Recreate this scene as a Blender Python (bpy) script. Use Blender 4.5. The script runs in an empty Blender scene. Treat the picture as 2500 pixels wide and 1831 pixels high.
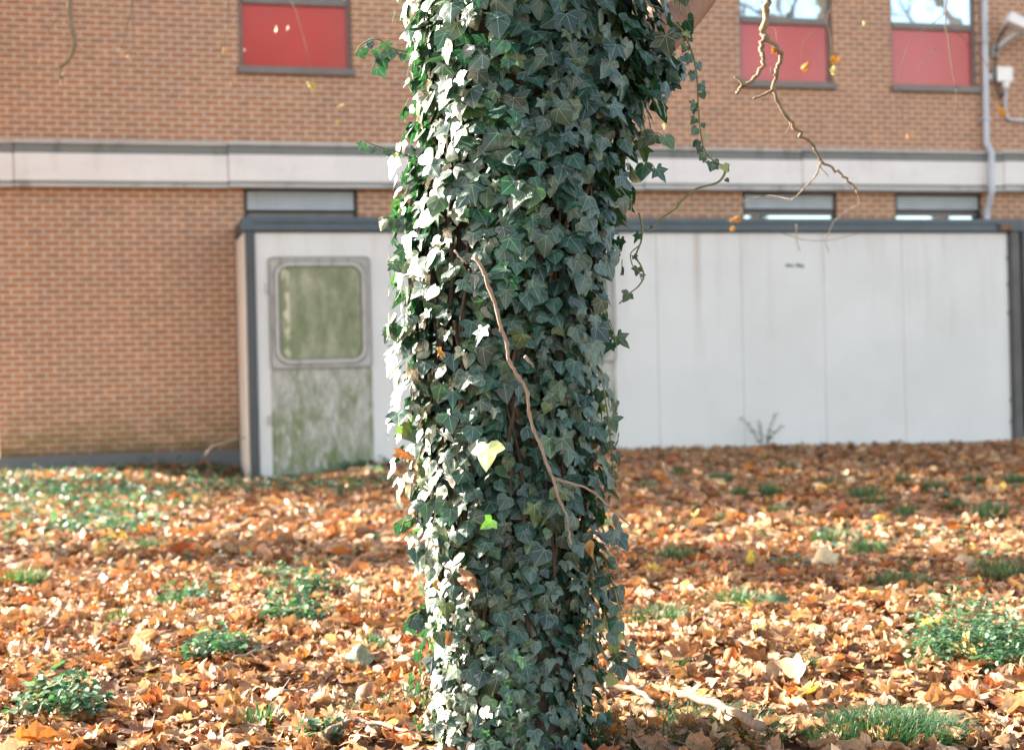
import bpy, math, random
import numpy as np
from mathutils import Vector, Matrix

random.seed(7)
rng = np.random.default_rng(11)
scene = bpy.context.scene
C = scene.collection

# ------------------------------------------------------------------ camera, sky, sun, exposure
F, CX, CY, ROLL, H = 3630.0, 1250.0, 903.0, 0.0235, 0.95        # pixel units of the 2500 px photograph
RT = np.array([math.cos(ROLL), 0, -math.sin(ROLL)])
UP = np.array([math.sin(ROLL), 0, math.cos(ROLL)])
FW = np.array([0, 1.0, 0])
CAM = np.array([0, 0, H])
cam = bpy.data.cameras.new('camera')
cam.sensor_width = 36
cam.lens = 36 * F / 2500
cam.shift_y = (CY - 915.5) / 2500
cam.clip_end = 2000
cam.dof.use_dof = True
cam.dof.focus_distance = 3.53
cam.dof.aperture_fstop = 3.6
cam.dof.aperture_blades = 7
cam_ob = bpy.data.objects.new('camera', cam)
C.objects.link(cam_ob)
cam_ob.matrix_world = Matrix(((RT[0], UP[0], 0, 0), (RT[1], UP[1], -1, 0), (RT[2], UP[2], 0, H), (0, 0, 0, 1)))
scene.camera = cam_ob

SUN_AZ, SUN_EL = math.radians(115), math.radians(25)             # azimuth from the camera's back, towards its left
SUN = Vector((-math.sin(SUN_AZ) * math.cos(SUN_EL), -math.cos(SUN_AZ) * math.cos(SUN_EL), math.sin(SUN_EL)))
world = bpy.data.worlds.new('World')
scene.world = world
world.use_nodes = True
wn = world.node_tree
sky = wn.nodes.new('ShaderNodeTexSky')
sky.sky_type = 'NISHITA'
sky.sun_disc = False
sky.sun_elevation = SUN_EL
sky.sun_rotation = math.atan2(SUN.x, SUN.y)
sky.air_density = 0.8
sky.dust_density = 1.5
sky.ozone_density = 0.3
sky_tint = wn.nodes.new('ShaderNodeMix'); sky_tint.data_type = 'RGBA'; sky_tint.blend_type = 'MULTIPLY'      # warm tint multiplied into the sky colour so open shade reads neutral
sky_tint.inputs[0].default_value = 1; sky_tint.inputs[7].default_value = (1.0, .81, .63, 1)
wn.links.new(sky.outputs[0], sky_tint.inputs[6])
wn.links.new(sky_tint.outputs[2], wn.nodes['Background'].inputs[0])
wn.nodes['Background'].inputs[1].default_value = 0.15
sun = bpy.data.lights.new('sun', 'SUN')
sun.energy = 5.0
sun.angle = math.radians(0.5)
sun.color = (1.0, 0.93, 0.82)
sun_ob = bpy.data.objects.new('sun', sun)
C.objects.link(sun_ob)
sun_ob.rotation_euler = (-SUN).to_track_quat('-Z', 'Y').to_euler()
scene.view_settings.view_transform = 'Standard'
scene.view_settings.look = 'None'
scene.view_settings.exposure = 2.8
scene.view_settings.gamma = 1
scene.cycles.max_bounces = 8
scene.cycles.transmission_bounces = 4
scene.cycles.sample_clamp_indirect = 6
scene.cycles.use_denoising = True

# ------------------------------------------------------------------ geometry helpers
PSI = math.atan(7.2e-5 * F)                                       # how far the facade turns away
WU = np.array([math.cos(PSI), math.sin(PSI), 0])
WN = np.array([math.sin(PSI), -math.cos(PSI), 0])
WO = np.array([0, 20.07, 0])


def ray(x, y):
    return FW + RT * (x - CX) / F + UP * (CY - y) / F


def at(x, y, depth):
    return CAM + ray(x, y) * depth


def smoothnoise(x, y, s=1.0, ph=0.0):
    return (np.sin(x * 1.3 * s + 1.7 + ph) * np.cos(y * 1.1 * s + .4 - ph) + .6 * np.sin(x * 2.9 * s - y * 2.3 * s + 2.1 + ph)
            + .4 * np.cos(x * 4.7 * s + y * 5.3 * s + ph * 2)) / 2.0


def ground_z(x, y):
    x = np.asarray(x, float); y = np.asarray(y, float)
    base = -0.17 * np.clip((y - 5) / 11, 0, 1)
    dip = -0.27 * np.exp(-(((x + 3.0) / .9) ** 2 + ((y - 17.5) / 1.3) ** 2))
    rise = 0.07 * np.exp(-(((x - 1.2) / 2.0) ** 2 + ((y - 16.5) / 3) ** 2))
    return base + dip + rise + .02 * smoothnoise(x, y, .8) * np.clip(np.hypot(x, y - 3.75), 0, 1)


def g_at(x, y):
    d = ray(x, y)
    z = 0.0
    for _ in range(12):
        t = (z - H) / d[2]
        p = CAM + d * t
        z = float(ground_z(p[0], p[1]))
    return p


def link(o, parent=None):
    C.objects.link(o)
    if parent is not None:
        o.parent = parent
    return o


def thing(name, label, cat, loc=(0, 0, 0), rotz=0.0, group=None):
    o = bpy.data.objects.new(name, None)
    o.empty_display_size = .1
    link(o)
    o.location = loc
    o.rotation_euler = (0, 0, rotz)
    o['label'] = label; o['category'] = cat
    if group:
        o['group'] = group
    return o


def tag(o, label=None, cat=None, group=None, kind=None):
    for k, v in (('label', label), ('category', cat), ('group', group), ('kind', kind)):
        if v:
            o[k] = v
    return o


def mesh_obj(name, V, Fc, mat, parent=None, uv=None, col=None, smooth=False, loc=None):
    me = bpy.data.meshes.new(name)
    V = np.asarray(V, np.float32)
    if isinstance(Fc, np.ndarray):
        k = Fc.shape[1]
        me.vertices.add(len(V)); me.vertices.foreach_set('co', V.ravel())
        me.loops.add(Fc.size); me.loops.foreach_set('vertex_index', Fc.astype(np.int32).ravel())
        me.polygons.add(len(Fc)); me.polygons.foreach_set('loop_start', np.arange(0, Fc.size, k, dtype=np.int32))
        me.update(calc_edges=True)
        idx = Fc.ravel()
    else:
        me.from_pydata(V.tolist(), [], Fc)
        me.update()
        idx = np.array([i for f in Fc for i in f])
    if uv is not None:
        l = me.uv_layers.new(name='UVMap')
        l.data.foreach_set('uv', np.asarray(uv, np.float32)[idx].ravel())
    if col is not None:
        a = me.color_attributes.new('tint', 'FLOAT_COLOR', 'POINT')
        c4 = np.ones((len(V), 4), np.float32); c4[:, :3] = col
        a.data.foreach_set('color', c4.ravel())
    if smooth:
        me.polygons.foreach_set('use_smooth', np.ones(len(me.polygons), bool))
    if mat is not None:
        me.materials.append(mat)
    o = bpy.data.objects.new(name, me)
    link(o, parent)
    if loc is not None:
        o.location = loc
    return o


class MB:
    """collects simple shapes into one mesh"""
    def __init__(self):
        self.V = []; self.F = []

    def add(self, V, Fc):
        n = len(self.V)
        self.V += [tuple(v) for v in V]
        self.F += [tuple(i + n for i in f) for f in Fc]
        return self

    def quad(self, a, b, c, d):
        return self.add([a, b, c, d], [(0, 1, 2, 3)])

    def box(self, x0, x1, y0, y1, z0, z1, bev=0.0):
        if bev:
            bev = min(bev, (x1 - x0) * .4, (y1 - y0) * .4, (z1 - z0) * .4)
            b = bev
            V = []
            for sx in (0, 1):
                for sy in (0, 1):
                    for sz in (0, 1):
                        X, Y, Z = (x0, x1)[sx], (y0, y1)[sy], (z0, z1)[sz]
                        dx, dy, dz = (b, -b)[sx], (b, -b)[sy], (b, -b)[sz]
                        V += [(X, Y + dy, Z + dz), (X + dx, Y, Z + dz), (X + dx, Y + dy, Z)]
            def i(sx, sy, sz, k): return (sx * 4 + sy * 2 + sz) * 3 + k
            Fc = []
            for s in (0, 1):
                Fc.append([i(s, 0, 0, 0), i(s, 0, 1, 0), i(s, 1, 1, 0), i(s, 1, 0, 0)])
                Fc.append([i(0, s, 0, 1), i(1, s, 0, 1), i(1, s, 1, 1), i(0, s, 1, 1)])
                Fc.append([i(0, 0, s, 2), i(0, 1, s, 2), i(1, 1, s, 2), i(1, 0, s, 2)])
            for s in (0, 1):
                for t in (0, 1):
                    Fc.append([i(s, t, 0, 0), i(s, t, 1, 0), i(s, t, 1, 1), i(s, t, 0, 1)])
                    Fc.append([i(s, 0, t, 0), i(s, 1, t, 0), i(s, 1, t, 2), i(s, 0, t, 2)])
                    Fc.append([i(0, s, t, 1), i(1, s, t, 1), i(1, s, t, 2), i(0, s, t, 2)])
            for sx in (0, 1):
                for sy in (0, 1):
                    for sz in (0, 1):
                        Fc.append([i(sx, sy, sz, 0), i(sx, sy, sz, 1), i(sx, sy, sz, 2)])
            return self.add(V, Fc)
        V = [(x0, y0, z0), (x1, y0, z0), (x1, y1, z0), (x0, y1, z0), (x0, y0, z1), (x1, y0, z1), (x1, y1, z1), (x0, y1, z1)]
        return self.add(V, [(0, 3, 2, 1), (4, 5, 6, 7), (0, 1, 5, 4), (1, 2, 6, 5), (2, 3, 7, 6), (3, 0, 4, 7)])

    def tube(self, pts, rad, n=8, caps=True):
        pts = np.asarray(pts, float)
        rad = np.broadcast_to(np.asarray(rad, float), (len(pts),))
        tan = np.gradient(pts, axis=0)
        tan /= np.linalg.norm(tan, axis=1)[:, None] + 1e-9
        ref = np.array([0.0, 0, 1]) if abs(tan[0][2]) < .9 else np.array([1.0, 0, 0])
        V = []
        a = np.cross(tan[0], ref); a /= np.linalg.norm(a)
        for p, t, r in zip(pts, tan, rad):
            a = a - t * (a @ t); a /= np.linalg.norm(a) + 1e-9
            b = np.cross(t, a)
            for k in range(n):
                w = 2 * math.pi * k / n
                V.append(p + r * (math.cos(w) * a + math.sin(w) * b))
        Fc = []
        for j in range(len(pts) - 1):
            for k in range(n):
                k2 = (k + 1) % n
                Fc.append((j * n + k, j * n + k2, (j + 1) * n + k2, (j + 1) * n + k))
        if caps:
            Fc.append(tuple(range(n - 1, -1, -1)))
            Fc.append(tuple((len(pts) - 1) * n + k for k in range(n)))
        return self.add(V, Fc)

    def build(self, name, mat, parent=None, smooth=False, loc=None):
        o = mesh_obj(name, self.V, self.F, mat, parent, smooth=smooth, loc=loc)
        return o


def spline(pts, m=6):
    """Catmull-Rom through the points"""
    P = np.asarray(pts, float)
    P = np.vstack([2 * P[0] - P[1], P, 2 * P[-1] - P[-2]])
    out = []
    for i in range(1, len(P) - 2):
        for t in np.linspace(0, 1, m, endpoint=False):
            p0, p1, p2, p3 = P[i - 1], P[i], P[i + 1], P[i + 2]
            out.append(.5 * (2 * p1 + (p2 - p0) * t + (2 * p0 - 5 * p1 + 4 * p2 - p3) * t * t + (3 * p1 - p0 - 3 * p2 + p3) * t ** 3))
    out.append(P[-2])
    return np.array(out)


# ------------------------------------------------------------------ material helpers
def new_mat(name):
    m = bpy.data.materials.new(name)
    m.use_nodes = True
    nt = m.node_tree
    return m, nt, nt.nodes['Principled BSDF']


class NT:
    def __init__(self, nt):
        self.nt = nt

    def n(self, typ, **kw):
        nd = self.nt.nodes.new(typ)
        for k, v in kw.items():
            if k.startswith('i_'):
                key = k[2:]
                key = int(key) if key.isdigit() else key.replace('_', ' ')
                if hasattr(v, 'is_linked') or isinstance(v, bpy.types.NodeSocket):
                    self.nt.links.new(v, nd.inputs[key])
                else:
                    nd.inputs[key].default_value = v
            else:
                setattr(nd, k, v)
        return nd

    def math(self, op, a, b=None, c=None, clamp=False):
        nd = self.nt.nodes.new('ShaderNodeMath'); nd.operation = op; nd.use_clamp = clamp
        for i, v in enumerate((a, b, c)):
            if v is None:
                continue
            if isinstance(v, bpy.types.NodeSocket):
                self.nt.links.new(v, nd.inputs[i])
            else:
                nd.inputs[i].default_value = v
        return nd.outputs[0]

    def noise(self, vec, scale, detail=4, rough=.55, out='Fac'):
        nd = self.n('ShaderNodeTexNoise', i_Scale=scale, i_Detail=detail, i_Roughness=rough)
        if vec is not None:
            self.nt.links.new(vec, nd.inputs['Vector'])
        return nd.outputs[out]

    def mapping(self, vec, scale=(1, 1, 1), loc=(0, 0, 0), rot=(0, 0, 0)):
        nd = self.n('ShaderNodeMapping')
        self.nt.links.new(vec, nd.inputs[0])
        nd.inputs['Scale'].default_value = scale; nd.inputs['Location'].default_value = loc; nd.inputs['Rotation'].default_value = rot
        return nd.outputs[0]

    def ramp(self, fac, stops):
        nd = self.n('ShaderNodeValToRGB')
        self.nt.links.new(fac, nd.inputs[0])
        el = nd.color_ramp.elements
        while len(el) < len(stops):
            el.new(.5)
        for e, (p, c) in zip(el, stops):
            e.position = p
            e.color = (*c, 1) if len(c) == 3 else c
        return nd.outputs[0]

    def mix(self, fac, a, b, blend='MIX'):
        nd = self.n('ShaderNodeMix', data_type='RGBA', blend_type=blend)
        for i, v in ((0, fac), (6, a), (7, b)):
            if isinstance(v, bpy.types.NodeSocket):
                self.nt.links.new(v, nd.inputs[i])
            else:
                nd.inputs[i].default_value = v if i == 0 else (*v, 1)
        return nd.outputs[2]

    def sstep(self, v, a, b):
        nd = self.n('ShaderNodeMapRange', interpolation_type='SMOOTHSTEP')
        self.nt.links.new(v, nd.inputs[0])
        nd.inputs[1].default_value = a; nd.inputs[2].default_value = b
        return nd.outputs[0]

    def bump(self, height, strength=.3, dist=.01):
        nd = self.n('ShaderNodeBump', i_Strength=strength, i_Distance=dist)
        self.nt.links.new(height, nd.inputs['Height'])
        return nd.outputs[0]

    def obj(self):
        return self.n('ShaderNodeTexCoord').outputs['Object']

    def link(self, a, b):
        self.nt.links.new(a, b)


def painted(name, color, rough=.5, var=.15, scale=3, bump=.05, dirt=None, spec=.5):
    m, nt, p = new_mat(name); t = NT(nt)
    o = t.obj()
    f = t.noise(o, scale, 6)
    dark = tuple(c * (1 - var) for c in color); lite = tuple(min(1, c * (1 + var)) for c in color)
    col = t.ramp(f, [(.3, dark), (.7, lite)])
    if dirt:
        d = t.noise(t.mapping(o, (6, 6, .7)), 2.2, 6, .65)
        col = t.mix(t.math('MULTIPLY', t.sstep(d, .52, .75), dirt[1]), col, dirt[0])
    t.link(col, p.inputs['Base Color'])
    p.inputs['Roughness'].default_value = rough
    p.inputs['Specular IOR Level'].default_value = spec
    fine = t.noise(o, 60, 3)
    t.link(t.bump(fine, bump, .004), p.inputs['Normal'])
    return m


def leaf_material(name, veins=True, trans=.3, rough=.42, spec=.5, trans_gain=(1.6, 2.4, .9), mottled=.25, vein_col=(.20, .27, .18), vein_amt=.45, back=None):
    m, nt, p = new_mat(name); t = NT(nt)
    tint = t.n('ShaderNodeVertexColor', layer_name='tint').outputs[0]
    uv = t.n('ShaderNodeTexCoord').outputs['UV']
    ob = t.obj()
    f = t.noise(ob, 90, 4, .6)
    col = t.mix(mottled, tint, t.ramp(f, [(.35, (.25, .25, .25)), (.65, (1.6, 1.6, 1.6))]), 'MULTIPLY')
    hgt = f
    if veins:
        s = t.n('ShaderNodeSeparateXYZ'); t.link(uv, s.inputs[0])
        ax = t.math('ABSOLUTE', s.outputs[0]); y = s.outputs[1]
        best = None
        for ang, w in ((0, .020), (48, .016), (96, .014)):
            c, sn = math.cos(math.radians(ang)), math.sin(math.radians(ang))
            along = t.math('ADD', t.math('MULTIPLY', ax, sn), t.math('MULTIPLY', y, c))
            perp = t.math('ABSOLUTE', t.math('SUBTRACT', t.math('MULTIPLY', ax, c), t.math('MULTIPLY', y, sn)))
            wid = t.math('MULTIPLY_ADD', along, -w * .6, w * 1.3)
            v = t.math('SUBTRACT', 1.0, t.math('DIVIDE', perp, wid), clamp=True)
            v = t.math('MULTIPLY', v, t.math('GREATER_THAN', along, 0.0))
            best = v if best is None else t.math('MAXIMUM', best, v)
        # side veins: fine chevrons off the midrib
        chev = t.math('SUBTRACT', y, t.math('MULTIPLY', ax, .8))
        wv = t.math('ABSOLUTE', t.math('SINE', t.math('MULTIPLY', chev, 24.0)))
        side = t.math('MULTIPLY', t.math('SUBTRACT', 1.0, t.math('MULTIPLY', wv, 5.0), clamp=True), .35)
        best = t.math('MAXIMUM', best, side)
        col = t.mix(t.math('MULTIPLY', best, vein_amt), col, vein_col)
        hgt = t.math('SUBTRACT', f, t.math('MULTIPLY', best, 1.0))
    if back is not None:
        geo = t.n('ShaderNodeNewGeometry').outputs['Backfacing']
        col = t.mix(t.math('MULTIPLY', geo, .6), col, back)
    t.link(col, p.inputs['Base Color'])
    p.inputs['Roughness'].default_value = rough
    p.inputs['Specular IOR Level'].default_value = spec
    t.link(t.bump(hgt, .25, .003), p.inputs['Normal'])
    tr = t.n('ShaderNodeBsdfTranslucent')
    t.link(t.mix(1.0, col, trans_gain, 'MULTIPLY'), tr.inputs['Color'])
    mx = t.n('ShaderNodeMixShader'); mx.inputs[0].default_value = trans
    t.link(p.outputs[0], mx.inputs[1]); t.link(tr.outputs[0], mx.inputs[2])
    t.link(mx.outputs[0], nt.nodes['Material Output'].inputs['Surface'])
    return m


def brick_material():
    m, nt, p = new_mat('orange_brick'); t = NT(nt)
    o = t.obj()
    s = t.n('ShaderNodeSeparateXYZ'); t.link(o, s.inputs[0])
    cmb = t.n('ShaderNodeCombineXYZ'); t.link(s.outputs[0], cmb.inputs[0]); t.link(s.outputs[2], cmb.inputs[1])
    wob = t.noise(o, 25, 2)
    b = t.n('ShaderNodeTexBrick', i_Scale=1.0, i_Mortar_Size=.0115, i_Mortar_Smooth=.2, i_Bias=-.1, i_Brick_Width=.2, i_Row_Height=.075)
    b.offset = .5; b.squash = 1
    t.link(cmb.outputs[0], b.inputs['Vector'])
    b.inputs['Color1'].default_value = (.385, .165, .076, 1)
    b.inputs['Color2'].default_value = (.32, .143, .072, 1)
    b.inputs['Mortar'].default_value = (.50, .42, .34, 1)
    big = t.noise(o, .55, 5, .6)
    mid = t.noise(o, 7, 5, .7)
    col = t.mix(.8, b.outputs['Color'], t.ramp(mid, [(.3, (.74, .76, .8)), (.7, (1.22, 1.2, 1.16))]), 'MULTIPLY')
    col = t.mix(.8, col, t.ramp(big, [(.3, (.88, .9, .93)), (.7, (1.12, 1.08, 1.03))]), 'MULTIPLY')
    # pale bloom on the faces and algae low on the wall
    bloom = t.sstep(t.noise(t.mapping(o, (1.5, 1, 2.6)), 1.7, 6, .7), .5, .75)
    col = t.mix(t.math('MULTIPLY', bloom, .3), col, (.40, .30, .25))
    low = t.math('SUBTRACT', 1.0, t.sstep(s.outputs[2], .02, .75))
    alg = t.math('MULTIPLY', low, t.sstep(t.noise(t.mapping(o, (1.2, 1, 3)), 2.3, 5, .6), .3, .65))
    col = t.mix(t.math('MULTIPLY', alg, .75), col, (.15, .12, .035))
    foot_dark = t.math('SUBTRACT', 1.0, t.sstep(s.outputs[2], .0, .2))  # darker towards the foot of the wall
    col = t.mix(t.math('MULTIPLY', foot_dark, .5), col, (.06, .045, .035))
    t.link(col, p.inputs['Base Color'])
    p.inputs['Roughness'].default_value = .85
    p.inputs['Specular IOR Level'].default_value = .25
    h = t.math('SUBTRACT', t.math('MULTIPLY', wob, .3), b.outputs['Fac'])
    t.link(t.bump(h, .5, .006), p.inputs['Normal'])
    return m


def concrete_material(name, light=(.75, .70, .67), dark=(.36, .34, .31), streak=.3):
    m, nt, p = new_mat(name); t = NT(nt)
    o = t.obj()
    a = t.noise(t.mapping(o, (1, 1, 3)), 1.4, 6, .62)
    b = t.noise(t.mapping(o, (2.6, 3, 1.0)), 1.6, 7, .68)
    st = t.math('MULTIPLY', t.sstep(b, .48, .8), streak)
    col = t.mix(st, t.ramp(a, [(.3, tuple(c * .88 for c in light)), (.75, light)]), dark)
    t.link(col, p.inputs['Base Color'])
    p.inputs['Roughness'].default_value = .8
    t.link(t.bump(t.noise(o, 45, 4), .25, .004), p.inputs['Normal'])
    return m


M = {}
M['brick'] = brick_material()
M['concrete'] = concrete_material('pale_concrete')
M['stained'] = concrete_material('weathered_concrete', (.19, .19, .175), (.06, .065, .055), .9)
M['lip'] = concrete_material('concrete_lip', (.50, .48, .46), (.14, .13, .12), .9)
M['plinth'] = concrete_material('grey_plinth', (.13, .135, .14), (.06, .065, .06), .6)
M['frame'] = painted('grey_brown_frame', (.15, .128, .115), .45, .12, 4)
M['darkframe'] = painted('dark_frame', (.028, .024, .022), .5, .2, 4)
M['louvre'] = painted('light_louvre', (.52, .55, .57), .4, .08, 5, dirt=((.2, .17, .14), .4))
M['slate'] = painted('slate_blue_paint', (.052, .078, .100), .45, .18, 3, dirt=((.09, .07, .05), .5))
M['post'] = painted('weathered_post', (.075, .070, .070), .5, .3, 3, dirt=((.14, .10, .06), .7))
M['postdark'] = painted('dark_slate_post', (.050, .056, .066), .5, .2, 3)
M['sidewhite'] = painted('white_side', (.66, .62, .58), .5, .08, 2)
M['pipe'] = painted('pale_blue_grey_paint', (.46, .48, .53), .4, .08, 3)
M['white'] = painted('white_plastic', (.75, .74, .72), .4, .05, 3, dirt=((.35, .32, .28), .3))
M['greymetal'] = painted('grey_metal', (.42, .42, .41), .4, .1, 6)
M['black'] = painted('black_rubber', (.012, .012, .013), .5, .2, 8)
M['roof'] = painted('roof_felt', (.07, .07, .07), .9, .2, 2)
M['rust'] = painted('rusty_steel', (.16, .085, .06), .8, .4, 9)


def glossy_panel(name, color, rough, gloss):
    m, nt, p = new_mat(name); t = NT(nt)
    o = t.obj()
    f = t.noise(o, 1.3, 5)
    t.link(t.ramp(f, [(.3, tuple(c * .93 for c in color)), (.7, tuple(c * 1.06 for c in color))]), p.inputs['Base Color'])
    p.inputs['Roughness'].default_value = rough
    p.inputs['Specular IOR Level'].default_value = gloss
    return m


M['red'] = glossy_panel('red_enamel', (.46, .060, .052), .12, .5)
# solar-control glazing: a strong mirror over a dark room
m, nt, p = new_mat('window_glass'); t = NT(nt)
p.inputs['Base Color'].default_value = (.02, .025, .03, 1)
p.inputs['Roughness'].default_value = .03
gl = t.n('ShaderNodeBsdfGlossy'); gl.inputs['Color'].default_value = (.62, .80, .92, 1); gl.inputs['Roughness'].default_value = .015
t.link(t.bump(t.noise(t.obj(), 2.2, 2), .06, .02), gl.inputs['Normal'])
mx = t.n('ShaderNodeMixShader'); mx.inputs[0].default_value = .55
t.link(p.outputs[0], mx.inputs[1]); t.link(gl.outputs[0], mx.inputs[2]); t.link(mx.outputs[0], nt.nodes['Material Output'].inputs[0])
M['glass'] = m


def cabin_white():
    m, nt, p = new_mat('cabin_white_paint'); t = NT(nt)
    o = t.obj()
    a = t.noise(o, .8, 5, .6)
    col = t.ramp(a, [(.3, (.575, .565, .55)), (.7, (.65, .64, .63))])
    s = t.n('ShaderNodeSeparateXYZ'); t.link(o, s.inputs[0])
    streaks = t.noise(t.mapping(o, (2.6, 1, .22)), 1.5, 7, .66)
    top = t.sstep(s.outputs[2], .4, 2.7)
    col = t.mix(t.math('MULTIPLY', t.math('MULTIPLY', t.sstep(streaks, .45, .75), top), .36), col, (.34, .29, .24))
    # one long rusty run below the roof beam
    run = t.math('SUBTRACT', 1.0, t.math('DIVIDE', t.math('ABSOLUTE', t.math('SUBTRACT', s.outputs[0], 5.83)), .07), clamp=True)
    run = t.math('MULTIPLY', run, t.sstep(s.outputs[2], 1.1, 2.6))
    col = t.mix(t.math('MULTIPLY', run, .5), col, (.33, .24, .17))
    blot = t.noise(t.mapping(o, (1, 1, .6)), 3.5, 6, .7)
    col = t.mix(t.math('MULTIPLY', t.sstep(blot, .58, .85), .18), col, (.42, .42, .40))
    t.link(col, p.inputs['Base Color'])
    p.inputs['Roughness'].default_value = .55
    t.link(t.bump(t.noise(o, 1.4, 3), .15, .03), p.inputs['Normal'])
    return m


def algae_door():
    m, nt, p = new_mat('algae_stained_door'); t = NT(nt)
    o = t.obj()
    s = t.n('ShaderNodeSeparateXYZ'); t.link(o, s.inputs[0])
    n1 = t.noise(t.mapping(o, (3.2, 1, 1.1)), 1.7, 8, .72)
    n2 = t.noise(t.mapping(o, (4, 1, 1.6), (3, 0, 1)), 1.9, 8, .68)
    n3 = t.noise(t.mapping(o, (9, 1, 3), (7, 0, 4)), 3.0, 6, .7)
    grey = t.ramp(n3, [(.3, (.26, .25, .21)), (.7, (.46, .44, .40))])
    green = t.ramp(n2, [(.35, (.12, .155, .06)), (.7, (.20, .225, .115))])
    edge = t.math('MULTIPLY', t.math('SUBTRACT', .9, s.outputs[2]), .10)
    col = t.mix(t.sstep(t.math('ADD', n1, edge), .42, .68), grey, green)
    scuff = t.sstep(t.noise(t.mapping(o, (5, 1, 1.5), (1, 0, 9)), 2.2, 8, .75),   .50, .62)
    col = t.mix(t.math('MULTIPLY', scuff, .9), col, (.50, .48, .46))
    up_ = t.sstep(s.outputs[2], 1.0, 1.06)
    col = t.mix(up_, col, (.42, .40, .37))
    t.link(col, p.inputs['Base Color'])
    p.inputs['Roughness'].default_value = .7
    return m


def dirty_pane():
    m, nt, p = new_mat('dirty_pane'); t = NT(nt)
    o = t.obj()
    s = t.n('ShaderNodeSeparateXYZ'); t.link(o, s.inputs[0])
    n1 = t.noise(t.mapping(o, (2.5, 1, 1.1), (2, 0, 5)), 1.6, 9, .74)
    n2 = t.noise(t.mapping(o, (3, 1, 2), (5, 0, 2)), 2.4, 7, .7)
    col = t.ramp(n1, [(.32, (.085, .115, .045)), (.5, (.18, .205, .115)), (.66, (.36, .345, .26))])
    col = t.mix(t.math('MULTIPLY', t.sstep(n2, .5, .72), .5), col, (.27, .23, .15))
    # cream streak painted into the opaque pane for bright light at a curtain edge
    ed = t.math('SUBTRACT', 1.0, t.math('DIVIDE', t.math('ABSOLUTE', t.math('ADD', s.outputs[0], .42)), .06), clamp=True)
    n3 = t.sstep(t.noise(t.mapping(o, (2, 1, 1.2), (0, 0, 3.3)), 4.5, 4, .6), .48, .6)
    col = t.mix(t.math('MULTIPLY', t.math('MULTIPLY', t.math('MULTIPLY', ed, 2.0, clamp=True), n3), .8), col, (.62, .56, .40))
    t.link(col, p.inputs['Base Color'])
    p.inputs['Roughness'].default_value = .35
    p.inputs['Specular IOR Level'].default_value = .4
    return m


M['cabin'] = cabin_white()
M['gasketbase'] = painted('muddy_base_rail', (.055, .045, .042), .7, .3, 5)
M['door'] = algae_door()
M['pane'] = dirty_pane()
M['seal'] = painted('perished_rubber_seal', (.13, .125, .11), .7, .3, 8, dirt=((.07, .08, .04), .6))
M['gasket'] = painted('grey_gasket', (.42, .40, .385), .5, .15, 7, dirt=((.16, .17, .10), .6))
M['gasketdark'] = painted('dirty_window_surround', (.36, .345, .32), .6, .2, 5, dirt=((.10, .11, .06), .85))


def bark_material(name, c0, c1, scale=14, bump=.5):
    m, nt, p = new_mat(name); t = NT(nt)
    o = t.obj()
    a = t.noise(t.mapping(o, (1, 1, .35)), scale, 8, .68)
    t.link(t.ramp(a, [(.3, c0), (.7, c1)]), p.inputs['Base Color'])
    p.inputs['Roughness'].default_value = .85
    t.link(t.bump(a, bump, .02), p.inputs['Normal'])
    return m


M['bark'] = bark_material('brown_bark', (.016, .011, .008), (.075, .05, .032))
M['limb'] = bark_material('smooth_tan_bark', (.11, .052, .030), (.25, .14, .088), 12, .5)
M['twig'] = bark_material('grey_brown_twig', (.085, .062, .036), (.27, .21, .14), 26, .6)
M['thintwig'] = bark_material('dark_thin_twig', (.05, .035, .022), (.13, .09, .06), 26, .3)
M['stem'] = bark_material('pale_ivy_stem', (.15, .105, .078), (.34, .255, .195), 55, .5)
M['greenstem'] = bark_material('green_ivy_stem', (.10, .11, .04), (.20, .19, .08), 40, .2)
M['stick'] = bark_material('weathered_stick', (.10, .07, .05), (.26, .195, .14), 25, .3)
M['ivy'] = leaf_material('ivy_leaf', True, .17, .38, .72, (1.5, 2.5, .9), vein_col=(.28, .38, .30), vein_amt=.6)
M['litter'] = leaf_material('dead_leaf', True, .18, .55, .34, (1.2, 1.0, .7), .35, (.5, .34, .2), .22)
M['weed'] = leaf_material('weed_leaf', False, .28, .42, .65, (1.1, 1.5, .9), .25)
M['grass'] = leaf_material('grass_blade', False, .3, .5, .4, (1.3, 1.6, .8), .2)

# ground
m, nt, p = new_mat('leafy_soil'); t = NT(nt)
o = t.obj()
a = t.noise(o, 14, 8, .7)
b = t.noise(o, 1.2, 5, .6)
col = t.ramp(a, [(.25, (.035, .020, .011)), (.5, (.12, .062, .030)), (.75, (.24, .135, .07))])
col = t.mix(t.math('MULTIPLY', t.sstep(b, .5, .7), .25), col, (.05, .06, .025))
t.link(col, p.inputs['Base Color']); p.inputs['Roughness'].default_value = .95
t.link(t.bump(a, .8, .05), p.inputs['Normal'])
M['soil'] = m

# ------------------------------------------------------------------ ground
gx = np.concatenate([[-600, -200, -60, -25], np.arange(-14, 14.01, .25), [25, 60, 200, 600]])
gy = np.concatenate([[-600, -200, -60, -20, -8], np.arange(-2, 26.01, .25), [40, 80, 200, 600]])
X, Y = np.meshgrid(gx, gy)
V = np.stack([X, Y, ground_z(X, Y) - .012], -1).reshape(-1, 3)
nx = len(gx); ii, jj = np.meshgrid(np.arange(nx - 1), np.arange(len(gy) - 1))
q = (jj * nx + ii).ravel()
tag(mesh_obj('ground', V, np.stack([q, q + 1, q + nx + 1, q + nx], -1), M['soil'], smooth=True),
    'ground under the fallen leaves', 'ground', kind='structure')

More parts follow.
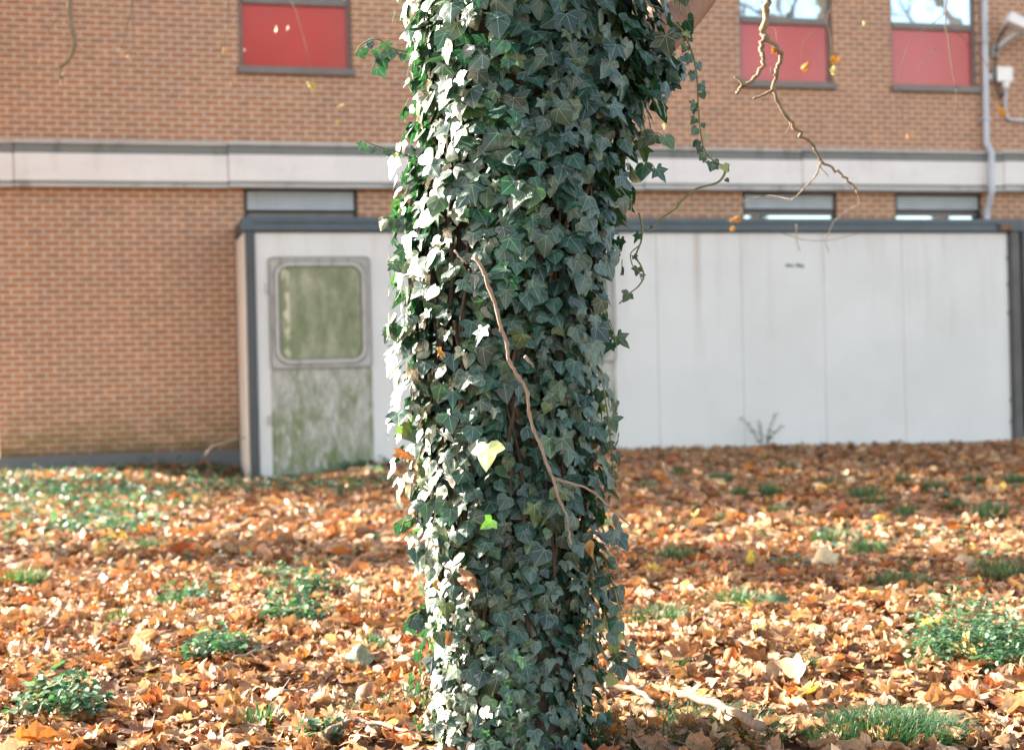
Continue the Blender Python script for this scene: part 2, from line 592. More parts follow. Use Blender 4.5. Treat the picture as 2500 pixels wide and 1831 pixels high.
# ------------------------------------------------------------------ building (local frame: x along the wall, y into it, z up)
bld = thing('building', 'orange brick building with pale concrete band and red window panels', 'building', WO, PSI)
S0, S1, ZB, ZT, DEEP = -6.58, 30.0, -.35, 8.6, 11.0
upper = [(-3.54, -2.07), (3.42, 4.87), (5.79, 7.19)]
lower = [(-3.525, -2.045), (3.41, 4.87), (5.79, 7.21)]
openings = [(a, b_, 4.88, 7.25) for a, b_ in upper] + [(a, b_, 1.1, 3.375) for a, b_ in lower]
for k in range(5):
    a = 11.3 + k * 3.6
    openings.append((a, a + 1.45, 4.88, 7.25))


def wall_mesh(s0, s1, z0, z1, ops, rev):
    xs = sorted({s0, s1, *[v for o_ in ops for v in o_[:2]]})
    zs = sorted({z0, z1, *[v for o_ in ops for v in o_[2:]]})
    mb = MB()
    for i in range(len(xs) - 1):
        for j in range(len(zs) - 1):
            cx, cz = (xs[i] + xs[i + 1]) / 2, (zs[j] + zs[j + 1]) / 2
            if any(o_[0] < cx < o_[1] and o_[2] < cz < o_[3] for o_ in ops):
                continue
            mb.quad((xs[i], 0, zs[j]), (xs[i + 1], 0, zs[j]), (xs[i + 1], 0, zs[j + 1]), (xs[i], 0, zs[j + 1]))
    for a, b_, c, d in ops:
        mb.quad((a, 0, c), (a, 0, d), (a, rev, d), (a, rev, c))
        mb.quad((b_, 0, c), (b_, rev, c), (b_, rev, d), (b_, 0, d))
        mb.quad((a, 0, d), (b_, 0, d), (b_, rev, d), (a, rev, d))
        mb.quad((a, 0, c), (a, rev, c), (b_, rev, c), (b_, 0, c))
    return mb


wm = wall_mesh(S0, S1, ZB, ZT, openings, .16)
wm.quad((S0, 0, ZB), (S0, 0, ZT), (S0, DEEP, ZT), (S0, DEEP, ZB))
wm.quad((S1, 0, ZB), (S1, DEEP, ZB), (S1, DEEP, ZT), (S1, 0, ZT))
wm.quad((S0, DEEP, ZB), (S0, DEEP, ZT), (S1, DEEP, ZT), (S1, DEEP, ZB))
wm.build('wall', M['brick'], bld)
MB().box(S0 - .1, S1 + .1, -.1, DEEP + .1, ZT, ZT + .3, .02).build('roof', M['roof'], bld)

# concrete band: projecting fascia in cast lengths, stained upper ledge, lower lip
band = MB(); led = MB(); lip = MB()
joints = [S0 - .05, -6.33, -3.72, -.6, 1.9, 4.28, 7.5, 10.6, 13.7, 16.8, 19.9, 23, 26.1, 30.05]
drift = lambda s: .0045 * s
for a, b_ in zip(joints[:-1], joints[1:]):
    z = drift((a + b_) / 2)
    band.box(a + .004, b_ - .004, -.13, .02, 3.452 + z, 3.80 + z, .01)
    led.box(a + .004, b_ - .004, -.115, .02, 3.804 + z, 3.908 + z, .006)
    led.box(a + .004, b_ - .004, -.125, .02, 3.425 + z * .85, 3.449 + z, .004)
    lip.box(a + .004, b_ - .004, -.15, .02, 3.372 + z * .7, 3.421 + z, .008)
bb = band.build('concrete_band', M['concrete'], bld)
led.build('ledge', M['stained'], bb)
lip.build('lip', M['lip'], bb)
cp = MB()
for a, b_ in zip(joints[:-1], joints[1:]):
    z = drift((a + b_) / 2)
    cp.box(a + .004, b_ - .004, -.135, .02, 3.916 + z, 3.958 + z, .008)
cp.build('coping', M['lip'], bb)
MB().box(S0 - .03, S1, -.05, .02, -.4, .012, .012).build('plinth', M['plinth'], bld)


def upper_window(a, b_, name='window'):
    f = MB()
    f.box(a + .002, a + .052, .06, .13, 4.96, 7.24, .006)
    f.box(b_ - .052, b_ - .002, .06, .13, 4.96, 7.24, .006)
    f.box(a + .054, b_ - .054, .055, .13, 5.775, 5.875, .006)
    f.box(a + .054, b_ - .054, .06, .13, 7.16, 7.24, .006)
    w = f.build(name, M['frame'], bld)
    MB().box(a - .02, b_ + .02, -.06, .15, 4.845, 4.945, .01).build('sill', M['frame'], w)
    MB().box(a + .05, b_ - .05, .10, .12, 4.947, 5.778, .004).build('red_panel', M['red'], w)
    MB().box(a + .05, b_ - .05, .085, .10, 5.873, 7.165, .003).build('pane', M['glass'], w)
    return w


for a, b_ in upper:
    upper_window(a, b_)
for k in range(5):
    upper_window(11.3 + k * 3.6, 12.75 + k * 3.6)


def lower_window(a, b_, zl):
    f = MB()
    f.box(a + .002, a + .045, .05, .14, 1.11, 3.37, .004)
    f.box(b_ - .045, b_ - .002, .05, .14, 1.11, 3.37, .004)
    f.box(a + .047, b_ - .047, .02, .14, 3.335, 3.373, .004)
    f.box(a + .047, b_ - .047, .045, .14, zl - .045, zl - .005, .004)
    w = f.build('louvre_window', M['darkframe'], bld)
    l = MB()
    n = 5
    hs = (3.343 - zl) / n
    for k in range(n):
        z = zl + k * hs
        l.add([(a + .05, .030, z), (b_ - .05, .030, z), (b_ - .05, .044, z + hs * .74), (a + .05, .044, z + hs * .74),
               (a + .05, .038, z), (b_ - .05, .038, z), (b_ - .05, .052, z + hs * .74), (a + .05, .052, z + hs * .74)],
              [(0, 1, 2, 3), (7, 6, 5, 4), (0, 4, 5, 1), (3, 2, 6, 7), (0, 3, 7, 4), (1, 5, 6, 2)])
    MB().box(a + .05, b_ - .05, .13, .14, zl, 3.34).build('backing', M['darkframe'], w)
    l.build('louvre', M['louvre'], w)
    MB().box(a + .05, b_ - .05, .06, .12, zl - .098, zl - .048, .004).build('rail', M['frame'], w)
    MB().box(a + .05, b_ - .05, .09, .10, 1.12, zl - .10, .002).build('pane', M['glass'], w)


lower_window(*lower[0], 3.105)
lower_window(*lower[1], 3.15)
lower_window(*lower[2], 3.15)

# conduit pipe climbing the wall and stepping over the band
pp = [(7.30, -.07, 8.5), (7.285, -.07, 6.2), (7.262, -.07, 4.25), (7.262, -.10, 4.08), (7.262, -.19, 3.96), (7.25, -.205, 3.8), (7.245, -.205, 3.5),
      (7.243, -.21, 3.38), (7.242, -.14, 3.22), (7.24, -.08, 3.1), (7.24, -.07, 2.7), (7.235, -.07, .2)]
pm = MB().tube(spline(pp, 5), .046, 12).build('pipe', M['pipe'], bld, True)
for z in (5.6, 4.45, 2.95):
    MB().box(7.20, 7.33, -.122, .0, z, z + .03, .004).build('clip', M['pipe'], pm)

# security camera with junction box
sc_loc = WO + WU * 7.55 + np.array([0, 0, 5.1])
scam = thing('security_camera', 'white security camera on bracket above a junction box on brick wall', 'camera', sc_loc, PSI)
hb = MB()
ax = np.array([.86, -.25, -.44]); ax /= np.linalg.norm(ax)
p0 = np.array([-.03, -.30, .80]); nrm = np.cross(ax, [0, 1, 0]); nrm /= np.linalg.norm(nrm); wd = np.cross(nrm, ax)
prof = [(-.12, -.085), (.12, -.085), (.13, .03), (.07, .085), (-.07, .085), (-.13, .03)]
Vh = []
for tt, sc_ in ((-.02, .7), (.0, 1.0), (.52, 1.0), (.54, .93)):
    for (wx, nz) in prof:
        Vh.append(p0 + ax * tt + wd * wx * sc_ + (-nrm) * nz * sc_ * np.sign(-nrm[2] if abs(nrm[2]) > .01 else 1))
Fh = []
for j in range(3):
    for k in range(6):
        Fh.append((j * 6 + k, j * 6 + (k + 1) % 6, (j + 1) * 6 + (k + 1) % 6, (j + 1) * 6 + k))
Fh += [tuple(range(5, -1, -1)), tuple(range(18, 24))]
hs_ = hb.add(Vh, Fh).build('housing', M['white'], scam)
MB().tube([p0 + ax * .535, p0 + ax * .56], .06, 14).build('lens', M['black'], hs_)
MB().tube(spline([(-.09, -.05, .40), (-.06, -.14, .44), (.06, -.24, .55), (.22, -.30, .62)], 5), [.045] * 6 + [.04] * 10, 10).build('bracket', M['greymetal'], scam, True)
MB().box(-.14, -.04, -.06, 0, .28, .46, .01).build('wall_plate', M['greymetal'], scam)
jb = MB().box(-.115, .165, -.11, 0, -.09, .145, .018).build('junction_box', M['white'], scam)
MB().tube([(.06, -.055, -.092), (.06, -.055, -.19)], [.062, .055], 14).build('gland', M['white'], jb, True)
MB().tube([(-.165, -.05, -.01), (-.165, -.003, -.01)], .052, 16).build('sensor', M['white'], scam, True)
MB().tube(spline([(0, -.26, .73), (-.07, -.2, .60), (-.11, -.13, .44), (-.125, -.10, .2), (-.125, -.10, -.05), (-.10, -.09, -.22), (-.03, -.06, -.30), (.03, -.055, -.24)], 6), .017, 8).build('cable', M['black'], scam, True)
MB().tube(spline([(.06, -.055, -.19), (.06, -.05, -.32), (.06, -.04, -.50), (.09, -.04, -.60), (.18, -.04, -.635), (.5, -.04, -.64), (2.2, -.04, -.64)], 6), .024, 10).build('conduit', M['pipe'], scam, True)

# ------------------------------------------------------------------ site cabins in front of the wall
OFF = 1.3


def rounded(cx, cz, w, h, r, n=7):
    out = []
    for (sx, sz, a0) in ((1, 1, 0), (-1, 1, 90), (-1, -1, 180), (1, -1, 270)):
        for k in range(n):
            a_ = math.radians(a0 + 90 * k / (n - 1))
            out.append((cx + sx * (w / 2 - r) + r * math.cos(a_), cz + sz * (h / 2 - r) + r * math.sin(a_)))
    return out


def ring(mb, outer, inner, y0, y1):
    n = len(outer)
    V = [(x, y0, z) for x, z in outer] + [(x, y0, z) for x, z in inner] + [(x, y1, z) for x, z in outer] + [(x, y1, z) for x, z in inner]
    Fc = []
    for k in range(n):
        k2 = (k + 1) % n
        Fc += [(k, k2, n + k2, n + k), (n + k, n + k2, 3 * n + k2, 3 * n + k), (2 * n + k, k, k2, 2 * n + k2)[::-1] if False else (k, 2 * n + k, 2 * n + k2, k2)]
    mb.add(V, Fc)


def slab(mb, outline, y0, y1):
    n = len(outline)
    V = [(x, y0, z) for x, z in outline] + [(x, y1, z) for x, z in outline]
    Fc = [tuple(range(n - 1, -1, -1)), tuple(range(n, 2 * n))] + [(k, (k + 1) % n, n + (k + 1) % n, n + k) for k in range(n)]
    mb.add(V, Fc)


def cabin_door(cab, sc):
    """a low door leaf with a big round-cornered window, both weathered"""
    d = MB().box(sc - .615, sc + .615, -.018, .03, -.262, 2.37, .012).build('door', M['door'], cab)
    d.location = (0, 0, 0)
    fr = MB(); ring(fr, rounded(sc, 1.70, 1.205, 1.33, .05), rounded(sc, 1.70, 1.11, 1.235, .16), -.034, -.0185)
    w = fr.build('window_surround', M['gasketdark'], d)
    sl = MB(); ring(sl, rounded(sc, 1.70, 1.235, 1.36, .06), rounded(sc, 1.70, 1.207, 1.332, .052), -.030, -.0187)
    ring(sl, rounded(sc, 1.70, 1.128, 1.253, .18), rounded(sc, 1.70, 1.104, 1.229, .172), -.044, -.0345)
    ring(sl, rounded(sc, 1.70, 1.018, 1.143, .139), rounded(sc, 1.70, .99, 1.115, .13), -.044, -.031)
    sl.build('rubber_seal', M['seal'], w)
    g = MB(); ring(g, rounded(sc, 1.70, 1.10, 1.225, .17), rounded(sc, 1.70, 1.02, 1.145, .14), -.05, -.019)
    g.build('gasket', M['gasket'], w)
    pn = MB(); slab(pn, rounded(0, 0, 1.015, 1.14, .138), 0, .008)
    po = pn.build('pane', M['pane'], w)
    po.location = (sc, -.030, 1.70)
    ov = MB().box(sc - .615, sc + .615, -.026, -.019, 2.372 - .009, 2.372, .002)
    ov.build('drip_edge', M['gasket'], d)
    for zz in (.35, 1.95):
        MB().box(sc - .66, sc - .625, -.03, -.004, zz, zz + .12, .004).build('hinge', M['gasket'], d)
    return d


def make_cabin(name, label, s0, s1, doors, seams, left_side):
    cab = thing(name, label, 'cabin', WO + WN * OFF + WU * s0, PSI)
    L = s1 - s0
    body = MB()
    xs = [.13] + [s - s0 for s in seams] + [L - .13]
    for a, b_ in zip(xs[:-1], xs[1:]):
        body.box(a + .0012, b_ - .0012, 0, .05, -.27, 2.675, .006)
    body.box(.10, L - .10, .055, 1.26, -.33, 2.66)
    body.build('wall', M['cabin'], cab)
    MB().box(0, .02, .02, 1.24, -.33, 2.68, .004).build('side_panel', M['sidewhite'], cab)
    bm = MB()
    bm.box(-.02, L + .0, -.055, .05, 2.69, 2.862, .008)
    bm.box(.12, L - .12, -.075, -.057, 2.79, 2.85, .006)
    bm.build('roof_beam', M['slate'], cab)
    MB().box(-.01, L, .052, 1.26, 2.70, 2.868, .01).build('roof', M['roof'], cab)
    MB().box(.022, .125, -.045, .04, -.272, 2.685, .008).build('corner_post', M['postdark'], cab)
    pr = MB().box(L - .135, L - .01, -.05, .04, -.272, 2.685, .008).build('corner_post', M['post'], cab)
    MB().box(L - .165, L - .137, -.03, .04, -.36, 2.67, .004).build('post_edge', M['postdark'], pr)
    for zz in (2.3, 1.94, 1.55, .35, .05):
        MB().box(L - .185, L - .164, -.02, .0, zz, zz + .05, .003).build('bolt', M['rust'], pr)
    MB().box(.022, L, -.05, .05, -.352, -.275, .006).build('base_rail', M['gasketbase'], cab)
    for dd in doors:
        cabin_door(cab, dd - s0)
    return cab


cab = make_cabin('site_cabin', 'long white site cabin with slate blue roof beam and algae stained doors', -3.64, 6.93, [-2.735, .42],
                 [2.80, 3.98, 5.15, 1.62, -1.9, -.6, .0][0:4] if False else [-1.85, -.68, 1.62, 2.80, 3.98, 5.15], True)
MB().box(6.60 + 3.64, 6.80 + 3.64, -.10, -.056, 2.70, 2.80, .01).build('lifting_bracket', M['rust'], cab)
tx = MB()
for k, (a, b_, z0, z1) in enumerate([(3.44, 3.47, 2.225, 2.262), (3.478, 3.50, 2.228, 2.265), (3.508, 3.55, 2.226, 2.256), (3.585, 3.62, 2.224, 2.268), (3.628, 3.66, 2.22, 2.262), (3.668, 3.70, 2.215, 2.25)]):
    tx.box(a + 3.64, b_ + 3.64, -.003, -.0005, z0, z1)
tx.build('faded_mark', M['postdark'], cab)
make_cabin('site_cabin', 'second white cabin starting beyond the corner post at the right edge', 6.95, 17.5, [10.5], [8.2, 9.4, 12, 13.4, 15], False)

# ------------------------------------------------------------------ leaf templates
def leaf_template(half, fold=.1, droop=.2, wave=.05, ph=0.0, curl=0.0, axis=0.0, cy=.25, rings=(.5, 1.0)):
    right = [(x, y) for x, y in half]
    left = [(-x, y) for x, y in half[-2:0:-1]]
    out = np.array(right + left, float)
    n = len(out)
    c = np.array([0, cy])
    P = [c[None]]
    for r in rings:
        P.append(c + (out - c) * r)
    P = np.vstack(P)
    x, y = P[:, 0], P[:, 1]
    z = fold * np.abs(x) - droop * (np.clip(y, 0, 2) ** 2) - droop * .9 * x ** 2 + wave * np.sin(5 * x + ph) * np.cos(4 * y + ph * 1.7) + wave * .6 * np.sin(9 * y - 7 * x + ph)
    V = np.stack([x, y, z], -1)
    if curl:
        ca, sa = math.cos(axis), math.sin(axis)
        a_ = x * ca + (y - cy) * sa; b_ = -x * sa + (y - cy) * ca
        w = curl * (1 + .35 * np.sin(3 * a_ + ph))
        nb = np.sin(w * b_) / w; dz = (1 - np.cos(w * b_)) / np.abs(w) * np.sign(curl)
        V = np.stack([a_ * ca - nb * sa, a_ * sa + nb * ca + cy, z * .7 + dz], -1)
    Fc = []
    for k in range(n):
        Fc.append((0, 1 + k, 1 + (k + 1) % n))
    for ri in range(len(rings) - 1):
        o0, o1 = 1 + ri * n, 1 + (ri + 1) * n
        for k in range(n):
            k2 = (k + 1) % n
            Fc += [(o0 + k, o1 + k, o1 + k2), (o0 + k, o1 + k2, o0 + k2)]
    return V, np.array(Fc), P


IV1 = [(0, 0), (.13, -.13), (.30, -.22), (.50, -.15), (.41, .02), (.60, .10), (.76, .25), (.54, .33), (.33, .39), (.26, .58), (.13, .82), (0, 1)]
IV2 = [(0, 0), (.15, -.12), (.36, -.14), (.54, .0), (.70, .20), (.58, .29), (.40, .37), (.33, .54), (.18, .78), (0, 1)]
IV3 = [(0, 0), (.14, -.12), (.34, -.13), (.50, .04), (.56, .24), (.47, .45), (.30, .68), (.13, .88), (0, 1)]
IV4 = [(0, 0), (.12, -.10), (.30, -.20), (.42, -.10), (.32, .06), (.48, .22), (.62, .40), (.40, .42), (.22, .46), (.17, .68), (.08, .88), (0, 1.05)]
IVY = []
for i in range(12):
    IVY.append(leaf_template([IV1, IV2, IV3, IV2, IV4, IV3][i % 6], fold=random.uniform(-.12, .16), droop=random.uniform(.02, .2), wave=random.uniform(.02, .05), ph=i * 1.3))
SOFT = [(0, -.1), (.2, -.14), (.45, -.06), (.6, .06), (.53, .16), (.63, .34), (.66, .5), (.46, .55), (.36, .75), (.14, .92), (0, 1)]
MAPLE = [(0, -.12), (.06, -.12), (.22, -.16), (.42, -.10), (.66, -.10), (.56, .06), (.36, .18), (.52, .27), (.74, .42), (.60, .50), (.64, .72), (.44, .64), (.19, .50), (.21, .72), (.10, .82), (0, 1)]
BEECH = [(0, -.05), (.16, .02), (.30, .2), (.34, .42), (.28, .65), (.14, .87), (0, 1)]
MAP = []
for i in range(14):
    half = [MAPLE, SOFT, MAPLE, SOFT, BEECH, MAPLE, SOFT][i % 7]
    MAP.append(leaf_template(half, fold=random.uniform(-.25, .35), droop=random.uniform(-.15, .35), wave=random.uniform(.06, .14), ph=i * 2.1,
                             curl=random.choice([-1, -1, 1]) * random.uniform(1.0, 4.2), axis=random.uniform(0, 3.14)))
DEAD = [leaf_template(MAPLE if k % 2 else BEECH, .3, .1, .13, k * 2.0, curl=(3.6, -3.2, 4.2, -4.0)[k], axis=1.2 + .5 * k) for k in range(4)]
def with_stalk(tm, L, bend):
    V, Fc, P = tm
    t_ = np.linspace(0, 1, 4)
    b0 = np.array([0, -.11]); i0 = int(np.argmin(((P - b0) ** 2).sum(1)))
    pts_ = V[i0] + np.stack([bend * t_ ** 2, -L * t_, .18 * L * t_], -1)
    n0 = len(V); A_ = []
    for p_, w_ in zip(pts_, (.022, .016, .014, .02)):
        A_ += [p_ + (w_, 0, 0), p_ - (w_, 0, 0)]
    F2 = []
    for k in range(3):
        F2 += [(n0 + 2 * k, n0 + 2 * k + 1, n0 + 2 * k + 3), (n0 + 2 * k, n0 + 2 * k + 3, n0 + 2 * k + 2)]
    return np.vstack([V, A_]), np.vstack([Fc, F2]), np.vstack([P, np.tile([.3, .3], (8, 1))])


MAP = [with_stalk(m_, random.uniform(.35, .8), random.uniform(-.3, .3)) if k % 3 else m_ for k, m_ in enumerate(MAP)]
FLAT = [leaf_template(MAPLE, .12, .15, .08), leaf_template(SOFT, -.25, .2, .08, 2), leaf_template(BEECH, .3, .3, .06)]
MAPLOW = []
for i in range(10):
    half = [MAPLE[::2] + [MAPLE[-1]], SOFT[::2], SOFT[::2], MAPLE[::2] + [MAPLE[-1]], BEECH[::2]][i % 5]
    if half[-1] == half[-2]:
        half = half[:-1]
    MAPLOW.append(leaf_template(half, fold=random.uniform(-.25, .3), droop=random.uniform(-.1, .3), wave=.1, ph=i * 2.1,
                                curl=random.choice([-1, -1, 1]) * random.uniform(1.0, 4.0), axis=random.uniform(0, 3.14)))


def bake(templates, which, pos, bx, by, bz, scale, tint):
    """many leaves as one vertex/face/uv/tint set; bx, by, bz are the leaf's axes"""
    VV, FF, UU, TT = [], [], [], []
    base = 0
    for ti, (V, Fc, P) in enumerate(templates):
        idx = np.where(which == ti)[0]
        if not len(idx):
            continue
        Bm = np.stack([bx[idx], by[idx], bz[idx]], 1)           # N,3(axis),3
        W = np.einsum('kj,njc->nkc', V, Bm) * scale[idx][:, None, None] + pos[idx][:, None, :]
        k = len(V)
        VV.append(W.reshape(-1, 3))
        FF.append((Fc[None] + (np.arange(len(idx)) * k + base)[:, None, None]).reshape(-1, 3))
        UU.append(np.tile(P, (len(idx), 1)))
        TT.append(np.repeat(tint[idx], k, 0))
        base += k * len(idx)
    return np.vstack(VV), np.vstack(FF), np.vstack(UU), np.vstack(TT)


def unit(v):
    return v / (np.linalg.norm(v, axis=-1, keepdims=True) + 1e-9)


# ------------------------------------------------------------------ the ivy-covered tree
TD = 3.75                                                         # distance of the trunk's axis
py = np.array([-1400, -300, 0, 300, 500, 700, 900, 1100, 1300, 1500, 1700, 1900.])
pl = np.array([960, 965, 965, 992, 985, 965, 970, 986, 1000, 1008, 1022, 1030.])
pr_ = np.array([1640, 1630, 1600, 1572, 1545, 1510, 1475, 1474, 1484, 1484, 1468, 1470.])
pz = H + (CY - py) * TD / F
pc = ((pl + pr_) / 2 - CX) / F * TD + (CY - py) / F * TD * ROLL
pr = (pr_ - pl) / 2 / F * TD
_o = np.argsort(pz)


def trunk_c(z): return np.interp(z, pz[_o], pc[_o])
def trunk_r(z): return np.interp(z, pz[_o], pr[_o])


tree = thing('tree', 'thick tree trunk hidden under ivy in the middle of the leaves', 'tree', (0, TD, 0))
zz = np.linspace(-.15, 3.4, 60); nth = 40
V = []
for z in zz:
    flare = .05 * math.exp(-max(z, 0) / .12)
    for k in range(nth):
        w = 2 * math.pi * k / nth
        r = trunk_r(z) - .105 + flare + .012 * math.sin(5 * w + 2 * z) + .008 * math.sin(11 * w - 3 * z)
        V.append((trunk_c(z) + r * math.cos(w), r * math.sin(w), z))
Fc = [(j * nth + k, j * nth + (k + 1) % nth, (j + 1) * nth + (k + 1) % nth, (j + 1) * nth + k) for j in range(len(zz) - 1) for k in range(nth)]
mesh_obj('trunk', V, Fc, M['bark'], tree, smooth=True)


def loc(p): return np.asarray(p) - np.array([0, TD, 0])


limb_pts = [(.10, 3.80, 1.45), at(1525, 160, 4.0), at(1580, 105, 4.12), at(1648, 38, 4.25), at(1712, -40, 4.4), at(1775, -140, 4.55), at(1850, -290, 4.7), at(1890, -500, 4.75), at(1900, -800, 4.7), at(1860, -1200, 4.6)]
ls = spline([loc(p) for p in limb_pts], 6)
MB().tube(ls, np.interp(np.linspace(0, 1, len(ls)), [0, .12, .5, 1], [.06, .072, .066, .03]), 16).build('limb', M['limb'], tree, True)
limb2 = spline([(.0, 0, 2.6), (-.2, .3, 3.3), (-.6, .7, 4.2), (-1.0, .9, 5.2)], 5)
MB().tube(limb2, np.linspace(.16, .07, len(limb2)), 12).build('limb', M['limb'], tree, True)


def px_branch(mb, pts, depth, w0, w1, n=7, dd=0.0, knot=True):
    P = spline([loc(at(x, y, depth + dd * i)) for i, (x, y) in enumerate(pts)], 5)
    r = np.linspace(w0, w1, len(P)) * depth / F / 2 * .82
    if knot:
        r = r * (1 + .12 * np.sin(np.arange(len(P)) * 1.7) + .14 * (np.arange(len(P)) % 5 == 0))
        P = P + rng.normal(0, .0022, P.shape) * (w0 / 12)
    mb.tube(P, r, n)


br = MB()
px_branch(br, [(1888, -330), (1884, -180), (1876, -60), (1870, 20), (1864, 70), (1866, 97)], 4.7, 30, 17)
px_branch(br, [(1866, 88), (1857, 118), (1864, 142), (1856, 172), (1835, 197), (1812, 214), (1800, 228)], 4.66, 15, 10)
px_branch(br, [(1812, 212), (1808, 200), (1794, 188)], 4.66, 8, 5)
px_branch(br, [(1866, 94), (1894, 116), (1906, 140), (1895, 172), (1889, 220), (1908, 265), (1940, 308), (1956, 334), (1982, 352), (2006, 395), (2046, 420), (2078, 448), (2094, 474)], 4.7, 16, 6, dd=.02)
px_branch(br, [(2090, 466), (2098, 486), (2095, 506)], 4.95, 4, 2)
px_branch(br, [(1868, 60), (1892, 70), (1895, 100), (1885, 116)], 4.7, 3, 1.5)
px_branch(br, [(1889, 222), (1866, 232), (1838, 243)], 4.68, 10, 6)
px_branch(br, [(1893, 185), (1884, 176), (1883, 165)], 4.7, 7, 3)
px_branch(br, [(2006, 396), (1992, 428), (1962, 462), (1934, 488)], 4.85, 6, 3, dd=.03)
px_branch(br, [(1930, 300), (1926, 315), (1918, 326)], 4.8, 4, 2)
px_branch(br, [(1995, 400), (2018, 425), (2022, 432)], 4.9, 4, 2)
brn = br.build('branch', M['twig'], tree, True)
tag(brn, 'bare forked hanging branch')
br2 = MB()
px_branch(br2, [(2050, -200), (2180, -120), (2300, -40), (2308, 60), (2318, 110), (2325, 170), (2335, 215)], 7.5, 6, 3)
px_branch(br2, [(2300, 40), (2250, 80), (2215, 120), (2195, 190), (2180, 215)], 7.5, 3, 1.5)
px_branch(br2, [(2285, 120), (2250, 160), (2225, 205)], 7.5, 3, 1.5)
px_branch(br2, [(2180, -120), (2030, 20), (2028, 90), (2032, 150)], 7.5, 3, 2)
px_branch(br2, [(2030, 60), (1975, 90), (1955, 130), (1965, 160)], 7.5, 2, 1.2)
px_branch(br2, [(2335, 215), (2330, 280), (2290, 330)], 7.5, 2, 1)
px_branch(br2, [(1890, -180), (1960, -220), (2050, -200)], 6.2, 18, 12, dd=.5)
px_branch(br2, [(2308, 60), (2380, 120), (2425, 190), (2440, 255)], 7.5, 2, 1.2, dd=.5)
px_branch(br2, [(2180, -120), (2120, -60), (2108, 0), (2110, 50)], 7.5, 2, 1.2, dd=.45)
px_branch(br2, [(2180, 215), (2200, 270), (2212, 326)], 7.5, 1.5, 1, dd=.7)
two = br2.build('branch', M['thintwig'], tree, True)
br3 = MB()
px_branch(br3, [(2036, 540), (2024, 570), (2016, 590), (2024, 615)], 8.0, 2.5, 1.5)
px_branch(br3, [(1910, 570), (1960, 585), (2010, 588), (2060, 580), (2110, 565)], 8.0, 2, 1)
px_branch(br3, [(2094, 500), (2060, 520), (2036, 540)], 6.5, 2, 2, dd=.75)
px_branch(br3, [(1945, 548), (1945, 590), (1952, 612)], 8.0, 3, 2)
px_branch(br3, [(1934, 488), (1870, 478), (1810, 495), (1796, 528)], 4.95, 2.2, 1.2, dd=1.0)
br3.build('branch', M['thintwig'], tree, True)


def one_leaf(name, tmpl, p, by, bz, s, tint, mat, parent=None, label=None):
    by = unit(np.asarray(by, float)); bz = np.asarray(bz, float); bz = unit(bz - by * (bz @ by)); bx = np.cross(by, bz)
    V, Fc, P = tmpl
    o_ = mesh_obj(name, (V @ np.stack([bx, by, bz])) * s, Fc, mat, parent, P, np.tile(np.array(tint, float), (len(V), 1)), True, loc=tuple(p))
    if label:
        o_['label'] = label
    return o_


for x, y, d, s, c in [(1885, 118, 4.72, .045, (.50, .20, .02)), (1970, 155, 7.4, .085, (.55, .24, .02)), (2035, 140, 7.5, .08, (.55, .28, .03)), (2030, 170, 7.5, .08, (.45, .42, .12)),
                      (1795, 530, 8.0, .10, (.48, .26, .08)), (1786, 555, 8, .05, (.5, .3, .1)), (2110, 52, 9, .07, (.40, .42, .18)), (2440, 262, 9.2, .13, (.55, .25, .02)), (2212, 330, 9, .06, (.45, .18, .03)),
                      (1622, 305, 9, .06, (.42, .42, .16))]:
    one_leaf('leaf', MAP[int(x) % 14], loc(at(x, y, d)), (random.uniform(-.9, .9), random.uniform(-.4, .4), -1), (random.uniform(-1, 1), -1, .3), s * .55, np.array(c) * .7, M['litter'], two)

# ivy
ivy = thing('ivy', 'dark green ivy covering the whole trunk with trailing shoots', 'ivy', (0, TD, 0))
g1 = np.array([.010, .046, .031]); g2 = np.array([.017, .062, .041]); g3 = np.array([.006, .028, .020]); g4 = np.array([.045, .085, .030])


def ivy_tint(n):
    w = rng.random(n)[:, None]; w2 = rng.random(n)[:, None]
    c = g1 * (1 - w) + g2 * w
    c = np.where(w2 < .25, g3 * (.8 + .5 * w), c)
    c = np.where(w2 > .9, g4 * (.8 + .5 * w), c)
    return c


